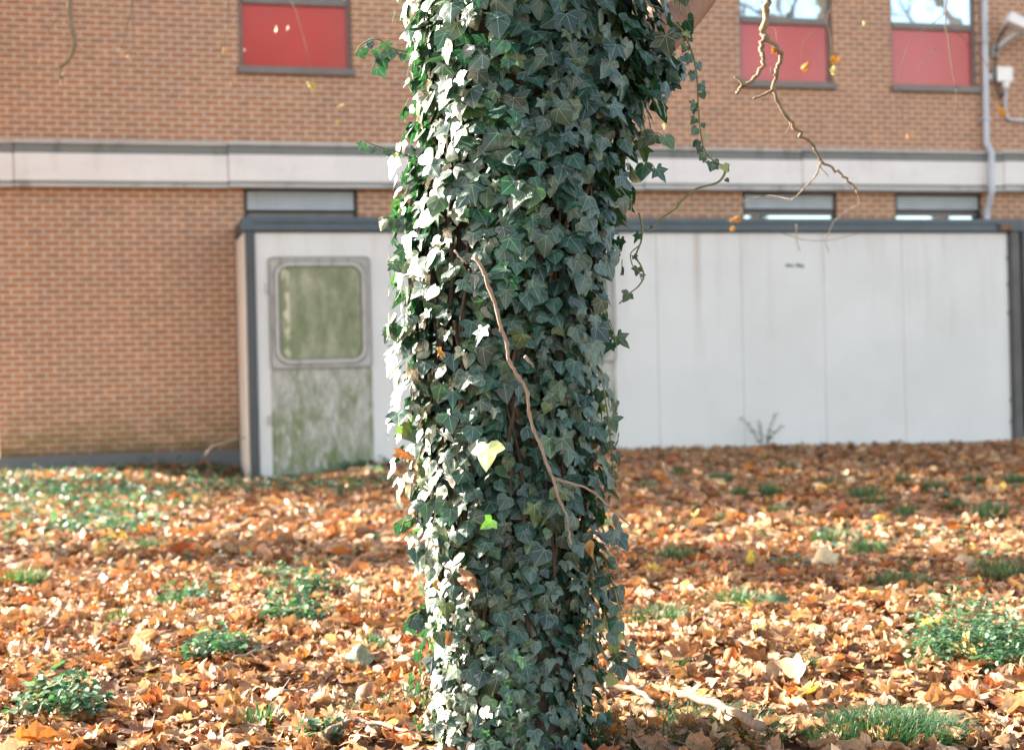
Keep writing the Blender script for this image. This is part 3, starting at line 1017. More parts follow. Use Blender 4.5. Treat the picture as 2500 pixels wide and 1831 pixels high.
def ivy_cloud(n, rin, rout, z0, z1, smin, smax, th0=0, th1=2 * math.pi):
    # even spread by best-candidate jitter on a grid
    h = z1 - z0
    cols = int(math.sqrt(n * (th1 - th0) * .27 / h)); rows = int(n / cols)
    zi, ti = np.meshgrid(np.arange(rows), np.arange(cols), indexing='ij')
    z = z0 + (zi + rng.random(zi.shape) * 1.3 - .15).ravel() / rows * h
    th = th0 + (ti + .5 * (zi % 2) + rng.random(zi.shape) * 1.2 - .1).ravel() / cols * (th1 - th0)
    n = len(z)
    lump = .022 * np.sin(3 * th + 4.1 * z) + .018 * np.sin(7 * th - 6 * z + 1) + .012 * np.sin(13 * th + 11 * z)
    r = trunk_r(z) + rng.uniform(rin, rout, n) + lump
    o_ = np.stack([np.cos(th), np.sin(th), np.zeros(n)], -1)
    tg = np.stack([-np.sin(th), np.cos(th), np.zeros(n)], -1)
    up_ = np.array([0, 0, 1.0])
    pos = o_ * r[:, None]; pos[:, 0] += trunk_c(z); pos[:, 2] = z
    a_ = rng.normal(.40, .27, n)[:, None]                        # how far the tip lifts off the trunk
    spin = rng.normal(0, .55, n)[:, None]
    tip = -up_ * np.cos(a_) + o_ * np.sin(a_)
    nr = o_ * np.cos(a_) + up_ * np.sin(a_)
    side = tg
    by = unit(tip * np.cos(spin) + side * np.sin(spin))
    tilt = rng.normal(0, .34, n)[:, None]
    bxx = np.cross(by, nr)
    bz = unit(nr * np.cos(tilt) + bxx * np.sin(tilt))
    bx = np.cross(by, bz)
    big = np.interp(z, [0, .6, 1.6], [.74, .95, 1.08])
    sc_ = rng.uniform(smin, smax, n) * big
    return dict(pos=pos - by * sc_[:, None] * .35, bx=bx, by=by, bz=bz, s=sc_, th=th, z=z)


outer = ivy_cloud(5600, -.075, .005, -.05, 2.25, .023, .054)
inner = ivy_cloud(4400, -.105, -.048, -.05, 2.25, .026, .052)
limbiv = ivy_cloud(130, -.02, .06, 1.55, 2.2, .035, .06, -.9, .15)
# ivy spilling along the limb at the top right
n = 240
tpos = rng.random(n) ** 1.3
lp = np.array([np.interp(tpos, [0, .3, .6, .8, 1], v) for v in np.array([at(1480, 110, 3.72), at(1545, 150, 3.78), at(1590, 172, 3.82), at(1625, 176, 3.84), at(1665, 168, 3.86)]).T]).T - np.array([0, TD, 0])
lp = lp + rng.normal(0, 1, (n, 3)) * np.array([.025, .07, .065]) * (1.15 - tpos)[:, None]
lby = unit(rng.normal(0, .45, (n, 3)) + np.array([.45, -.25, -1])); lnr = rng.normal(0, .35, (n, 3)) + np.array([.6, -.8, .45])
lbx = unit(np.cross(lby, lnr)); lbz = np.cross(lbx, lby)
lbx = np.cross(lby, lbz)
spill = dict(pos=lp, bx=lbx, by=lby, bz=lbz, s=rng.uniform(.024, .055, n) * (1.1 - .4 * tpos))
cl = [outer, inner, limbiv, spill]
A = {k: np.concatenate([c[k] for c in cl]) for k in ('pos', 'bx', 'by', 'bz', 's')}
N = len(A['s'])
which = rng.integers(0, 12, N)
tint = ivy_tint(N)
# the hundred leaves that show largest become parts of their own
cam_l = CAM - np.array([0, TD, 0])
tocam = unit(cam_l - A['pos'])
facing = np.clip((A['bz'] * tocam).sum(1), 0, 1)
frontness = (A['pos'][:, 1] < -.05)
dist_axis = np.hypot(A['pos'][:, 0] - trunk_c(A['pos'][:, 2]), A['pos'][:, 1]) - trunk_r(A['pos'][:, 2])
inframe = (A['pos'][:, 2] > .03) & (A['pos'][:, 2] < 1.86)
score = A['s'] * facing * frontness * inframe * np.clip(dist_axis + .08, 0, .1)
pick = np.argsort(-score)[:97]
mask = np.ones(N, bool); mask[pick] = False
for i in pick:
    V, Fc, P = IVY[which[i]]
    B = np.stack([A['bx'][i], A['by'][i], A['bz'][i]])
    mesh_obj('leaf', (V @ B) * A['s'][i], Fc, M['ivy'], ivy, P, np.tile(tint[i], (len(V), 1)), True, loc=tuple(A['pos'][i]))
V, Fc, UVs, T = bake(IVY, np.where(mask, which, -1), A['pos'], A['bx'], A['by'], A['bz'], A['s'], tint)
tag(mesh_obj('foliage', V, Fc, M['ivy'], ivy, UVs, T, True), kind='stuff')


def surf(x, y, lift=.02, th_off=0.0):
    """point on the ivy's front surface seen at pixel x, y, in tree coordinates"""
    d = ray(x, y)
    lo = None
    for t_ in np.linspace(3.2, 3.75, 260):
        p_ = CAM + d * t_
        if math.hypot(p_[0] - trunk_c(p_[2]), p_[1] - TD) < trunk_r(p_[2]) + lift:
            lo = p_; break
    if lo is None:
        lo = CAM + d * 3.72
    return loc(lo)


# pale yellow leaf and a lime young leaf
one_leaf('leaf', IVY[1], surf(1190, 1085, .035), (-.12, -.45, -1), (-.55, -1, .3), .066, (.27, .32, .10), M['ivy'], ivy, 'large pale yellow leaf')
one_leaf('leaf', leaf_template(IV2, .5, .3, .05), surf(1200, 1268, .03), (-.6, -.3, -.6), (.9, -.8, .3), .034, (.085, .155, .03), M['ivy'], ivy, 'small lime green young leaf')

stems = MB()
wander = random.Random(3)
for k in range(46):
    th = wander.uniform(-math.pi, 0) if k < 34 else wander.uniform(0, math.pi)
    z0 = wander.uniform(-.05, .9); z1 = z0 + wander.uniform(.4, 1.2)
    P = []
    for z in np.linspace(z0, min(z1, 2.2), 10):
        th += wander.uniform(-.12, .12)
        r = trunk_r(z) - .07 + wander.uniform(-.012, .02)
        P.append((trunk_c(z) + r * math.cos(th), r * math.sin(th), z))
    stems.tube(spline(P, 3), wander.uniform(.003, .007), 6)
stems.build('stem', M['bark'], ivy, True)
fs = MB()


def surf_tube(mb, pts, w0, w1, lift=.03, lifts=None):
    P = spline([surf(x, y, lift if lifts is None else lifts[i]) for i, (x, y) in enumerate(pts)], 5)
    r = np.linspace(w0, w1, len(P)) * 3.5 / F / 2
    r = r * (1 + .35 * (np.sin(np.arange(len(P)) * 1.26) > .9) + rng.normal(0, .05, len(P)))
    P = P + rng.normal(0, .0009, P.shape)
    mb.tube(P, r, 8)


surf_tube(fs, [(1158, 622), (1180, 660), (1192, 700), (1212, 750), (1222, 800), (1236, 830), (1243, 880), (1262, 915), (1286, 952), (1291, 1000), (1302, 1045), (1316, 1080), (1338, 1140), (1352, 1168)], 9.5, 7.5, lift=.014)
surf_tube(fs, [(1350, 1162), (1364, 1215), (1384, 1262), (1390, 1300), (1394, 1328)], 7, 4)
surf_tube(fs, [(1352, 1168), (1395, 1182), (1440, 1195), (1478, 1228), (1515, 1262)], 8, 4, lifts=[.03, .035, .05, .07, .09])
P = [surf(1515, 1262, .09), loc(at(1530, 1275, 3.62)), loc(at(1545, 1290, 3.62))]
fs.tube(spline(P, 4), [.002] * 9, 6)
surf_tube(fs, [(1110, 612), (1126, 632), (1140, 645)], 5, 3)
surf_tube(fs, [(1282, 870), (1296, 885), (1304, 898)], 8, 5)
tag(fs.build('stem', M['stem'], ivy, True), 'bare pale stem running down the front')

# trailing shoots


def shoot(pts, depths, w, leaves, mat_leaf=None, size=(.028, .045), tintc=None):
    P = spline([loc(at(x, y, d)) for (x, y), d in zip(pts, depths)], 6)
    sh = MB(); shoot_leaves = []
    sh.tube(P, np.linspace(w, w * .6, len(P)) * 3.6 / F / 2, 6)
    for k in range(leaves):
        i = int((k + .5) / leaves * (len(P) - 1))
        side = random.choice([-1, 1])
        shoot_leaves.append((P[i] + np.array([side * .008, random.uniform(-.012, .012), -.004]), (side * random.uniform(.2, .9), random.uniform(-.4, .3), -1), (random.uniform(-.6, .6), -1, random.uniform(-.1, .6)), random.uniform(*size), tintc))
    so = sh.build('shoot', M['greenstem'], ivy, True)
    NB = len(shoot_leaves)
    by = unit(np.array([l[1] for l in shoot_leaves])); nr = np.array([l[2] for l in shoot_leaves]); bx = unit(np.cross(by, nr)); bz = np.cross(bx, by)
    pos = np.array([l[0] for l in shoot_leaves]); ss = np.array([l[3] for l in shoot_leaves])
    tc = ivy_tint(NB) * 1.15
    tc[rng.random(NB) < .12] = (.20, .22, .06)
    V, Fc, UVs, T = bake(IVY, rng.integers(0, 12, NB), pos, np.cross(by, bz), by, bz, ss, tc)
    mesh_obj('foliage', V, Fc, M['ivy'], so, UVs, T, True)


shoot([(1640, 55), (1665, 75), (1690, 130), (1702, 190), (1705, 260), (1712, 330), (1722, 370), (1745, 395), (1768, 405)], [3.72] * 9, 6, 34, size=(.014, .026))
shoot([(1768, 405), (1769, 425), (1750, 447), (1700, 462), (1665, 490), (1650, 510), (1620, 530), (1590, 558), (1582, 568)], [3.72] * 9, 7, 3, size=(.008, .013))
shoot([(1560, 520), (1568, 555), (1565, 590), (1553, 625), (1565, 650), (1572, 675), (1558, 700), (1535, 718), (1512, 742)], [3.70] * 9, 6, 3, size=(.02, .03))
shoot([(1560, 600), (1540, 620), (1545, 650), (1560, 665), (1568, 690)], [3.68] * 5, 4, 2, size=(.015, .02))
shoot([(1000, 130), (955, 118), (920, 96), (885, 108), (868, 130)], [3.72] * 5, 5, 8, size=(.018, .03))
shoot([(945, 115), (925, 140), (905, 170)], [3.70] * 3, 4, 3, size=(.028, .036))
shoot([(1005, 385), (970, 372), (935, 362), (905, 352), (888, 342)], [3.74] * 5, 5, 7, size=(.014, .026))
shoot([(1000, 545), (965, 535), (935, 530)], [3.70] * 3, 5, 4, size=(.024, .036))
shoot([(985, 650), (965, 640), (945, 640)], [3.64] * 3, 5, 3, size=(.03, .042))
shoot([(985, 800), (962, 800), (940, 795)], [3.66] * 3, 5, 3, size=(.03, .042))
shoot([(1000, 1060), (982, 1040), (970, 1035)], [3.68] * 3, 4, 3, size=(.03, .045))
shoot([(1020, 1255), (1000, 1270), (978, 1280)], [3.68] * 3, 4, 3, size=(.03, .045))
shoot([(1030, 1490), (1005, 1500), (985, 1525)], [3.72] * 3, 4, 4, size=(.035, .05))
shoot([(1570, 395), (1590, 400), (1600, 415)], [3.68] * 3, 4, 2, size=(.04, .05))
shoot([(1580, 330), (1605, 325), (1620, 335)], [3.70] * 3, 4, 3, size=(.035, .045))
shoot([(1470, 760), (1495, 800), (1505, 850)], [3.70] * 3, 4, 5, size=(.03, .045))
shoot([(1470, 1350), (1495, 1420), (1515, 1500), (1525, 1560), (1540, 1620)], [3.66] * 5, 5, 8, size=(.03, .045))
shoot([(1475, 1500), (1495, 1580), (1510, 1660)], [3.66] * 3, 5, 6, size=(.03, .042))
shoot([(1465, 900), (1482, 1000), (1492, 1090), (1500, 1180)], [3.68] * 4, 5, 9, size=(.028, .042))
# dead leaves caught in the ivy
for x, y, lift, s, c, lab in [(985, 1098, .05, .055, (.40, .17, .05), 'curled orange brown leaf caught at the ivy left edge'),
                              (1150, 1405, .035, .085, (.30, .14, .06), 'crumpled brown leaf caught in ivy low on the trunk'),
                              (1063, 1415, .04, .05, (.42, .22, .03), 'ochre pointed dead leaf caught beside the crumpled brown one'),
                              (1440, 1320, .04, .065, (.40, .20, .06), 'tan orange leaf caught in ivy near trunk right edge'),
                              (1088, 1540, .03, .055, (.28, .14, .05), 'dull brown leaf caught in ivy near the trunk foot'),
                              (1075, 850, .04, .04, (.38, .20, .06), 'small brown leaf caught in sunlit ivy halfway up')]:
    p_ = surf(x, y, lift) + np.array([0, TD, 0])
    o_ = one_leaf('dead_leaf', DEAD[int(x + y) % 4], p_, (random.uniform(-.6, .6), -.2, -1), (random.uniform(-.9, .9), -1, .4), s * .72, np.array(c) * .8, M['litter'])
    tag(o_, lab, 'dead leaf', 'dead leaves caught in the ivy')

# ------------------------------------------------------------------ leaf litter
PAL = np.array([(.215, .115, .055), (.28, .16, .082), (.36, .225, .13), (.115, .060, .030), (.36, .14, .038), (.29, .09, .030), (.44, .32, .20), (.50, .36, .08), (.155, .080, .040)])
PW = np.array([.24, .22, .15, .13, .10, .04, .06, .008, .052]); PW /= PW.sum()


def litter(n, y0, y1, smin, smax, templates, marg, zlo, zhi):
    yy = y0 + (y1 - y0) * rng.random(n * 2) ** .72
    hw = .36 * yy + marg
    xx = rng.uniform(-1, 1, n * 2) * hw
    dens = rng.random(n * 2)
    keep = dens < .85 + .25 * smoothnoise(xx, yy, 1.4, 2)
    # nothing inside the cabin or building, nothing inside the trunk
    off = -((np.stack([xx, yy], -1) - WO[:2]) @ WN[:2]) * -1.0
    sl = (np.stack([xx, yy], -1) - WO[:2]) @ WU[:2]
    keep &= (off > .1) & ~((off < OFF + .06) & (sl > -3.7))
    keep &= np.hypot(xx - .02, yy - TD) > .22
    xx, yy = xx[keep][:n], yy[keep][:n]
    m_ = len(xx)
    z = ground_z(xx, yy) + rng.uniform(zlo, zhi, m_)
    az = rng.uniform(0, 2 * math.pi, m_)
    tl = np.abs(rng.normal(0, .26, m_)); td = rng.uniform(0, 2 * math.pi, m_)
    nr = np.stack([np.sin(tl) * np.cos(td), np.sin(tl) * np.sin(td), np.cos(tl)], -1)
    nr *= np.where(rng.random(m_) < .3, -1, 1)[:, None]
    by = np.stack([np.cos(az), np.sin(az), rng.normal(0, .15, m_)], -1)
    bx = unit(np.cross(by, nr)); by = np.cross(nr, bx)
    s = rng.uniform(smin, smax, m_)
    pos = np.stack([xx, yy, z + s * .12], -1)
    pos -= by * s[:, None] * .3
    c = PAL[rng.choice(len(PAL), m_, p=PW)] * 1.2 * rng.uniform(.75, 1.25, (m_, 1)) * rng.uniform(.92, 1.08, (m_, 3))
    return dict(pos=pos, bx=bx, by=by, bz=nr, s=s, c=c, t=templates)


near = litter(16000, 2.8, 7.2, .038, .082, MAP, 1.6, 0, .03)
bits = litter(9000, 2.9, 8.5, .014, .036, MAP, .3, .01, .045)
far = litter(30000, 6.8, 19.5, .055, .11, MAPLOW, 2.6, 0, .03)
# the near leaves that show largest are things of their own
d = np.hypot(near['pos'][:, 0], near['pos'][:, 1])
vis = (np.abs(near['pos'][:, 0]) < .335 * near['pos'][:, 1]) & (near['pos'][:, 1] > 3.75) & (near['pos'][:, 2] > ground_z(near['pos'][:, 0], near['pos'][:, 1]) + .018)
sc_ = near['s'] / d * vis
top = np.argsort(-sc_)[:290]
wn_ = rng.integers(0, 14, len(near['s']))
for i in top:
    V, Fc, P = MAP[wn_[i]]
    B = np.stack([near['bx'][i], near['by'][i], near['bz'][i]])
    o_ = mesh_obj('fallen_leaf', (V @ B) * near['s'][i], Fc, M['litter'], None, P, np.tile(near['c'][i], (len(V), 1)), True, loc=tuple(near['pos'][i] + np.array([0, 0, .006])))
    tag(o_, 'curled dry brown leaf lying among the nearest fallen leaves', 'fallen leaf', 'brown leaves lying nearest on the ground')
mk = np.ones(len(wn_), bool); mk[top] = False
a1 = bake(MAP, np.where(mk, wn_, -1), near['pos'], near['bx'], near['by'], near['bz'], near['s'], near['c'])
a3 = bake(MAPLOW, rng.integers(0, 10, len(bits['s'])), bits['pos'], bits['bx'], bits['by'], bits['bz'], bits['s'], bits['c'])
a2 = bake(MAPLOW, rng.integers(0, 10, len(far['s'])), far['pos'], far['bx'], far['by'], far['bz'], far['s'], far['c'])
V = np.vstack([a1[0], a2[0], a3[0]]); Fc = np.vstack([a1[1], a2[1] + len(a1[0]), a3[1] + len(a1[0]) + len(a2[0])])
tag(mesh_obj('leaf_litter', V, Fc, M['litter'], None, np.vstack([a1[2], a2[2], a3[2]]), np.vstack([a1[3], a2[3], a3[3]]), True),
    'deep carpet of brown and orange fallen leaves over the ground', 'leaf litter', kind='stuff')

for x, y, s, c, up_, nr_, tm, lab in [
        (1830, 1392, .075, (.55, .42, .04), (.3, .2, 1), (.5, -1, .3), 16, 'bright yellow fallen leaf standing upright in the brown litter'),
        (2020, 1398, .10, (.55, .46, .30), (-.2, .2, 1), (-.2, -1, .3), 15, 'pale cream upright fallen leaf right of the yellow one'),
        (868, 1650, .078, (.15, .19, .13), (.15, .25, .9), (-.35, -1, .3), 15, 'grey green leaf turned pale side up left of the trunk'),
        (1940, 1690, .11, (.32, .215, .12), (-.5, .8, .4), (-.3, -.6, .8), 8, 'big pale tan leaf lying on the litter at lower right'),
        (2335, 1632, .10, (.34, .26, .07), (.6, -.3, .2), (-.2, -.7, .8), 9, 'yellow and tan folded leaf below the feathery weed'),
        (1775, 1645, .06, (.45, .13, .025), (.4, .3, .7), (0, -1, .5), 1, 'small vivid orange red leaf near the lower centre right'),
        (1720, 1690, .05, (.45, .12, .03), (-.4, .3, .6), (.2, -1, .6), 4, 'second orange red leaf just left below the vivid one'),
        (110, 1470, .075, (.46, .20, .07), (.1, .3, 1), (-.1, -1, .3), 16, 'rusty orange leaf standing on edge at the left'),
        (235, 1362, .075, (.50, .30, .07), (.2, .2, 1), (-.4, -1, .3), 15, 'amber leaf standing on edge among the left litter'),
        (320, 1590, .10, (.50, .22, .05), (.8, .2, .3), (-.2, -.7, .7), 11, 'wide orange leaf lying flat left of the weed tuft'),
        (2250, 1790, .12, (.48, .33, .18), (.7, -.5, -.1), (.3, -.6, .8), 7, 'rolled tan leaf beside the big grass tuft')]:
    p_ = g_at(x, y) + np.array([0, 0, .03])
    o_ = one_leaf('fallen_leaf', MAP[tm] if tm < 14 else FLAT[tm - 14], p_, up_, nr_, s, c, M['litter'])
    tag(o_, lab, 'fallen leaf')

# ------------------------------------------------------------------ grass and weeds
def grass_mesh(nb, rad, hmin, hmax, wid, seed, lean=.6):
    r = np.random.default_rng(seed)
    V, Fc, T = [], [], []
    for k in range(nb):
        a_ = r.uniform(0, 6.283); q_ = rad * math.sqrt(r.random())
        b0 = np.array([math.cos(a_) * q_, math.sin(a_) * q_ * .8, 0])
        out = np.array([math.cos(a_), math.sin(a_), 0]) * (q_ / rad) * .7 + np.array([r.normal(0, .5), r.normal(0, .5), 0])
        h = r.uniform(hmin, hmax) * (1.05 - .5 * q_ / rad); w = wid * r.uniform(.6, 1.3)
        sd = np.array([-out[1], out[0], 0]); sd = sd / (np.linalg.norm(sd) + 1e-6)
        c = np.array([(.042, .105, .045), (.058, .13, .06), (.03, .078, .038), (.14, .17, .09)][r.choice(4, p=[.35, .3, .25, .1])]) * r.uniform(.8, 1.2)
        n0 = len(V)
        for t_, ww in ((0, 1), (.4, .9), (.75, .6)):
            p_ = b0 + np.array([0, 0, 1]) * h * t_ * (1 - .25 * lean * t_) + out * lean * h * t_ ** 2
            V += [p_ - sd * w * ww, p_ + sd * w * ww]; T += [c, c]
        V.append(b0 + np.array([0, 0, 1]) * h * (1 - .35 * lean) + out * lean * h * 1.05); T.append(c)
        Fc += [(n0, n0 + 1, n0 + 3, n0 + 2), (n0 + 2, n0 + 3, n0 + 5, n0 + 4), (n0 + 4, n0 + 5, n0 + 6)]
    return V, Fc, T


SMALL = [(0, 0), (.22, .1), (.36, .35), (.34, .62), (.2, .88), (0, 1)]
WT = [leaf_template(SMALL, fold=.2, droop=.25, wave=.05, ph=i, rings=(1.0,)) for i in range(3)]


def weed_leaves(nl, rad, h, smin, smax, seed, pal=None, nc=9):
    r = np.random.default_rng(seed)
    # ragged: a handful of sprigs of different height
    ca = r.uniform(0, 6.283, nc); cq = np.sqrt(r.random(nc)) * rad * .95; cr = rad * r.uniform(.18, .42, nc); chh = h * r.uniform(.35, 1.1, nc)
    ci = r.integers(0, nc, nl)
    a_ = r.uniform(0, 6.283, nl); q_ = np.sqrt(r.random(nl)) * cr[ci]
    z = chh[ci] * (1 - (q_ / cr[ci]) ** 2 * .8) * r.uniform(.25, 1, nl)
    pos = np.stack([np.cos(ca[ci]) * cq[ci] + np.cos(a_) * q_, np.sin(ca[ci]) * cq[ci] + np.sin(a_) * q_, z], -1)
    by = unit(np.stack([np.cos(a_ + r.normal(0, .8, nl)), np.sin(a_ + r.normal(0, .8, nl)), r.normal(.1, .35, nl)], -1))
    nr = np.stack([r.normal(0, .4, nl), r.normal(0, .4, nl), np.ones(nl)], -1)
    bx = unit(np.cross(by, nr)); bz = np.cross(bx, by)
    P_ = np.array(pal if pal is not None else [(.05, .13, .065), (.075, .16, .08), (.035, .095, .05), (.11, .18, .09)])
    c = P_[r.integers(0, len(P_), nl)] * r.uniform(.8, 1.2, (nl, 1))
    return pos, bx, by, bz, r.uniform(smin, smax, nl), c, r.integers(0, 3, nl)


def weed(name, label, cat, p_, nl, rad, h, smin, smax, seed, group=None, pal=None, nc=9):
    root = thing(name, label, cat, tuple(p_), 0, group)
    pos, bx, by, bz, s, c, w = weed_leaves(nl, rad, h, smin, smax, seed, pal, nc)
    V, Fc, U, T = bake(WT, w, pos, bx, by, bz, s, c)
    mesh_obj('foliage', V, Fc, M['weed'], root, U, T, True)
    st = MB()
    for k in range(0, nl, max(1, nl // 22)):
        st.tube([(pos[k][0] * .25, pos[k][1] * .25, -.01), (pos[k][0] * .7, pos[k][1] * .7, pos[k][2] * .6), tuple(pos[k])], [.0022, .0018, .001], 5)
    st.build('stem', M['greenstem'], root, True)
    return root


GT = []
for i in range(5):
    V, Fc, T = grass_mesh(260, .12, .06, .14, .0022, 40 + i)
    GT.append(mesh_obj('grass_tuft', V, Fc, M['grass'], None, np.zeros((len(V), 2)), np.array(T), True).data)
    bpy.data.objects.remove(bpy.data.objects['grass_tuft'])


def tuft(x, y, sc_, label='small green grass tuft poking through the fallen leaves', group='small grass tufts in the leaf litter', k=None):
    p_ = g_at(x, y)
    o_ = bpy.data.objects.new('grass_tuft', GT[random.randrange(5) if k is None else k])
    link(o_); o_.location = tuple(p_); o_.scale = (sc_, sc_, sc_ * random.uniform(.9, 1.3)); o_.location.z += .02; o_.rotation_euler = (0, 0, random.uniform(0, 6.28))
    tag(o_, label, 'grass', group)
    return o_


V, Fc, T = grass_mesh(3600, .19, .06, .14, .0013, 91, .8)
o_ = mesh_obj('grass_tuft', V, Fc, M['grass'], None, np.zeros((len(V), 2)), np.array(T), True, loc=tuple(g_at(2165, 1812)))
tag(o_, 'large dense mound of fine grass at the bottom right', 'grass')
V, Fc, T = grass_mesh(620, .17, .05, .14, .0018, 92, .9)
o_ = mesh_obj('grass_tuft', V, Fc, M['grass'], None, np.zeros((len(V), 2)), np.array(T), True, loc=tuple(g_at(1610, 1525)))
tag(o_, 'loose grass tuft right of the ivy trunk', 'grass')
V, Fc, T = grass_mesh(560, .16, .07, .16, .002, 93, .7)
o_ = mesh_obj('grass_tuft', V, Fc, M['grass'], None, np.zeros((len(V), 2)), np.array(T), True, loc=tuple(g_at(1800, 1490)))
tag(o_, 'dark shaded grass tuft with a dock leaf in the tree shadow', 'grass')
V, Fc, T = grass_mesh(560, .16, .07, .14, .002, 94, .7)
o_ = mesh_obj('grass_tuft', V, Fc, M['grass'], None, np.zeros((len(V), 2)), np.array(T), True, loc=tuple(g_at(2195, 1440)))
tag(o_, 'bright grass tuft in the sunny leaves left of the feathery weed', 'grass')
V, Fc, T = grass_mesh(900, .30, .06, .14, .0016, 95, 1.1)
o_ = mesh_obj('grass_tuft', V, Fc, M['grass'], None, np.zeros((len(V), 2)), np.array(T), True, loc=tuple(g_at(1640, 1800)))
tag(o_, 'thin straggly grass beside the trunk foot and stick', 'grass')
V, Fc, T = grass_mesh(520, .2, .05, .13, .0016, 96, 1.1)
o_ = mesh_obj('grass_tuft', V, Fc, M['grass'], None, np.zeros((len(V), 2)), np.array(T), True, loc=tuple(g_at(1000, 1745)))
tag(o_, 'thin straggly grass left of the trunk foot', 'grass')
V, Fc, T = grass_mesh(40, .05, .09, .17, .0035, 97, .5)
o_ = mesh_obj('grass_tuft', V, Fc, M['grass'], None, np.zeros((len(V), 2)), np.array(T), True, loc=tuple(g_at(640, 1790)))
tag(o_, 'few long pale grass blades at the bottom left', 'grass')
for x, y, s in [(60, 1440, 1.3), (360, 1350, 1.2), (900, 1600, .9), (300, 1530, .8), (420, 1490, 1.0), (1480, 1290, 1.0), (1650, 1380, 1.2), (1780, 1280, 1.1), (1900, 1260, 1.0), (2030, 1330, 1.3), (2120, 1360, 1.3), (2440, 1425, 1.4),
                (1880, 1215, 1.6), (2110, 1222, 1.9), (2140, 1240, 1.4), (2030, 1190, 1.4), (2280, 1205, 1.5), (2420, 1270, 1.6), (1760, 1180, 1.7), (1810, 1215, 1.4), (2190, 1185, 1.6), (2380, 1185, 1.5), (2480, 1190, 1.6), (1580, 1200, 1.3), (1920, 1155, 1.5), (2330, 1250, 1.3), (2210, 1265, 1.3), (1650, 1165, 1.3),
                (1960, 1640, .6), (1660, 1640, .5), (2240, 1640, .5), (850, 1450, .9), (640, 1420, .8)]:
    tuft(x, y, s * (.66 if y < 1300 else .75))

weed('weed', 'bushy feathery bright green weed at the right edge', 'weed', g_at(2450, 1620), 6000, .26, .25, .010, .022, 5, None, None, 60)
for x, y, nl, rad, h, lab in [(735, 1465, 260, .11, .16, 'round green weed clump left of the trunk in middle distance'),
                              (715, 1532, 260, .13, .15, 'smaller weed clump just in front of the round green one'),
                              (520, 1618, 300, .14, .11, 'flat dark weed clump among the left foreground leaves'),
                              (155, 1755, 420, .14, .13, 'sunlit pale weed clump at the lower left'),
                              (780, 1815, 90, .07, .05, 'low weed rosette at the bottom edge left of the trunk'),
                              (470, 1482, 150, .11, .10, 'thin weed patch beside amber leaves at left')]:
    weed('weed', lab, 'weed', g_at(x, y) + np.array([0, 0, .03]), int(nl * 1.3), rad, h, .014, .034, int(x), None, None, 14)
# dock leaf and small plant by the cabin wall
dk = thing('weed', 'single broad dock leaf growing from the dark grass tuft', 'weed', tuple(g_at(1860, 1500)))
one_leaf('leaf', leaf_template(BEECH, .2, .35, .06), (0, 0, .03), (.7, -.2, .4), (-.2, -.6, .8), .11, (.045, .085, .04), M['weed'], dk)
wp = thing('weed', 'tall spindly weed growing against the white cabin wall', 'weed', tuple(g_at(1862, 1098)))
ws = MB(); wl = []
for dx, hh, ln in ((-.02, .42, -.25), (.05, .46, .12), (.0, .38, -.05), (.04, .3, .2)):
    P = spline([(dx, 0, 0), (dx + ln * .3, -.02, hh * .5), (dx + ln, -.05, hh)], 5)
    ws.tube(P, np.linspace(.007, .003, len(P)), 6)
    for k in range(3, len(P), 1):
        for sd in (-1, 1):
            wl.append((P[k], (sd, random.uniform(-.5, .5), random.uniform(-.6, .3)), random.uniform(.025, .05)))
ws.build('stem', M['greenstem'], wp, True)
by = unit(np.array([l[1] for l in wl])); nr = np.tile([0, -.5, .8], (len(wl), 1)) + rng.normal(0, .2, (len(wl), 3)); bx = unit(np.cross(by, nr)); bz = np.cross(bx, by)
V, Fc, U, T = bake(WT, rng.integers(0, 3, len(wl)), np.array([l[0] for l in wl]), bx, by, bz, np.array([l[2] for l in wl]), np.tile([.055, .09, .05], (len(wl), 1)))
mesh_obj('foliage', V, Fc, M['weed'], wp, U, T, True)

# green ground cover along the far left and scattered in the litter
acc = []
base = 0
def cover_patch(x, y, rad, nl, h, seed, s=(.03, .065)):
    p_ = g_at(x, y)
    pos, bx, by, bz, sc__, c, w = weed_leaves(nl, rad, h, s[0], s[1], seed, [(.065, .135, .080), (.095, .17, .10), (.035, .085, .052), (.13, .195, .12)])
    pos = pos + p_
    pos[:, 2] = ground_z(pos[:, 0], pos[:, 1]) + (pos[:, 2] - p_[2])
    acc.append((pos, bx, by, bz, sc__, c, w))


r_ = random.Random(21)
for k in range(320):
    x = r_.uniform(-120, 930); y = r_.uniform(1105, 1215) + (50 * r_.random() if x < 420 else 0)
    if 560 < x < 760 and y < 1170:
        continue
    cover_patch(x, y, r_.uniform(.14, .36), r_.randrange(22, 60), r_.uniform(.06, .17), k, (.035, .08))
for k in range(26):
    x = r_.uniform(-60, 520); y = 1142 - .035 * x + r_.uniform(-4, 10)
    cover_patch(x, y, r_.uniform(.2, .4), 60, r_.uniform(.15, .26), 400 + k)
for k in range(50):
    x = r_.uniform(-60, 360); y = r_.uniform(1200, 1310)
    cover_patch(x, y, r_.uniform(.12, .35), r_.randrange(25, 60), r_.uniform(.10, .18), 200 + k, (.03, .06))
for k in range(150):
    x = r_.uniform(-40, 2540); y = 1130 + 290 * r_.random() ** 1.3
    if 900 < x < 1520:
        continue
    cover_patch(x, y, r_.uniform(.08, .22), r_.randrange(14, 34), r_.uniform(.06, .12), 300 + k, (.025, .05))
cat = [np.concatenate([a_[i] for a_ in acc]) for i in range(7)]
V, Fc, U, T = bake(WT, cat[6], cat[0], cat[1], cat[2], cat[3], cat[4], cat[5])
tag(mesh_obj('ground_cover', V, Fc, M['weed'], None, U, T, True), 'low green ground cover weeds growing along the wall and through the leaves', 'ground cover', kind='stuff')

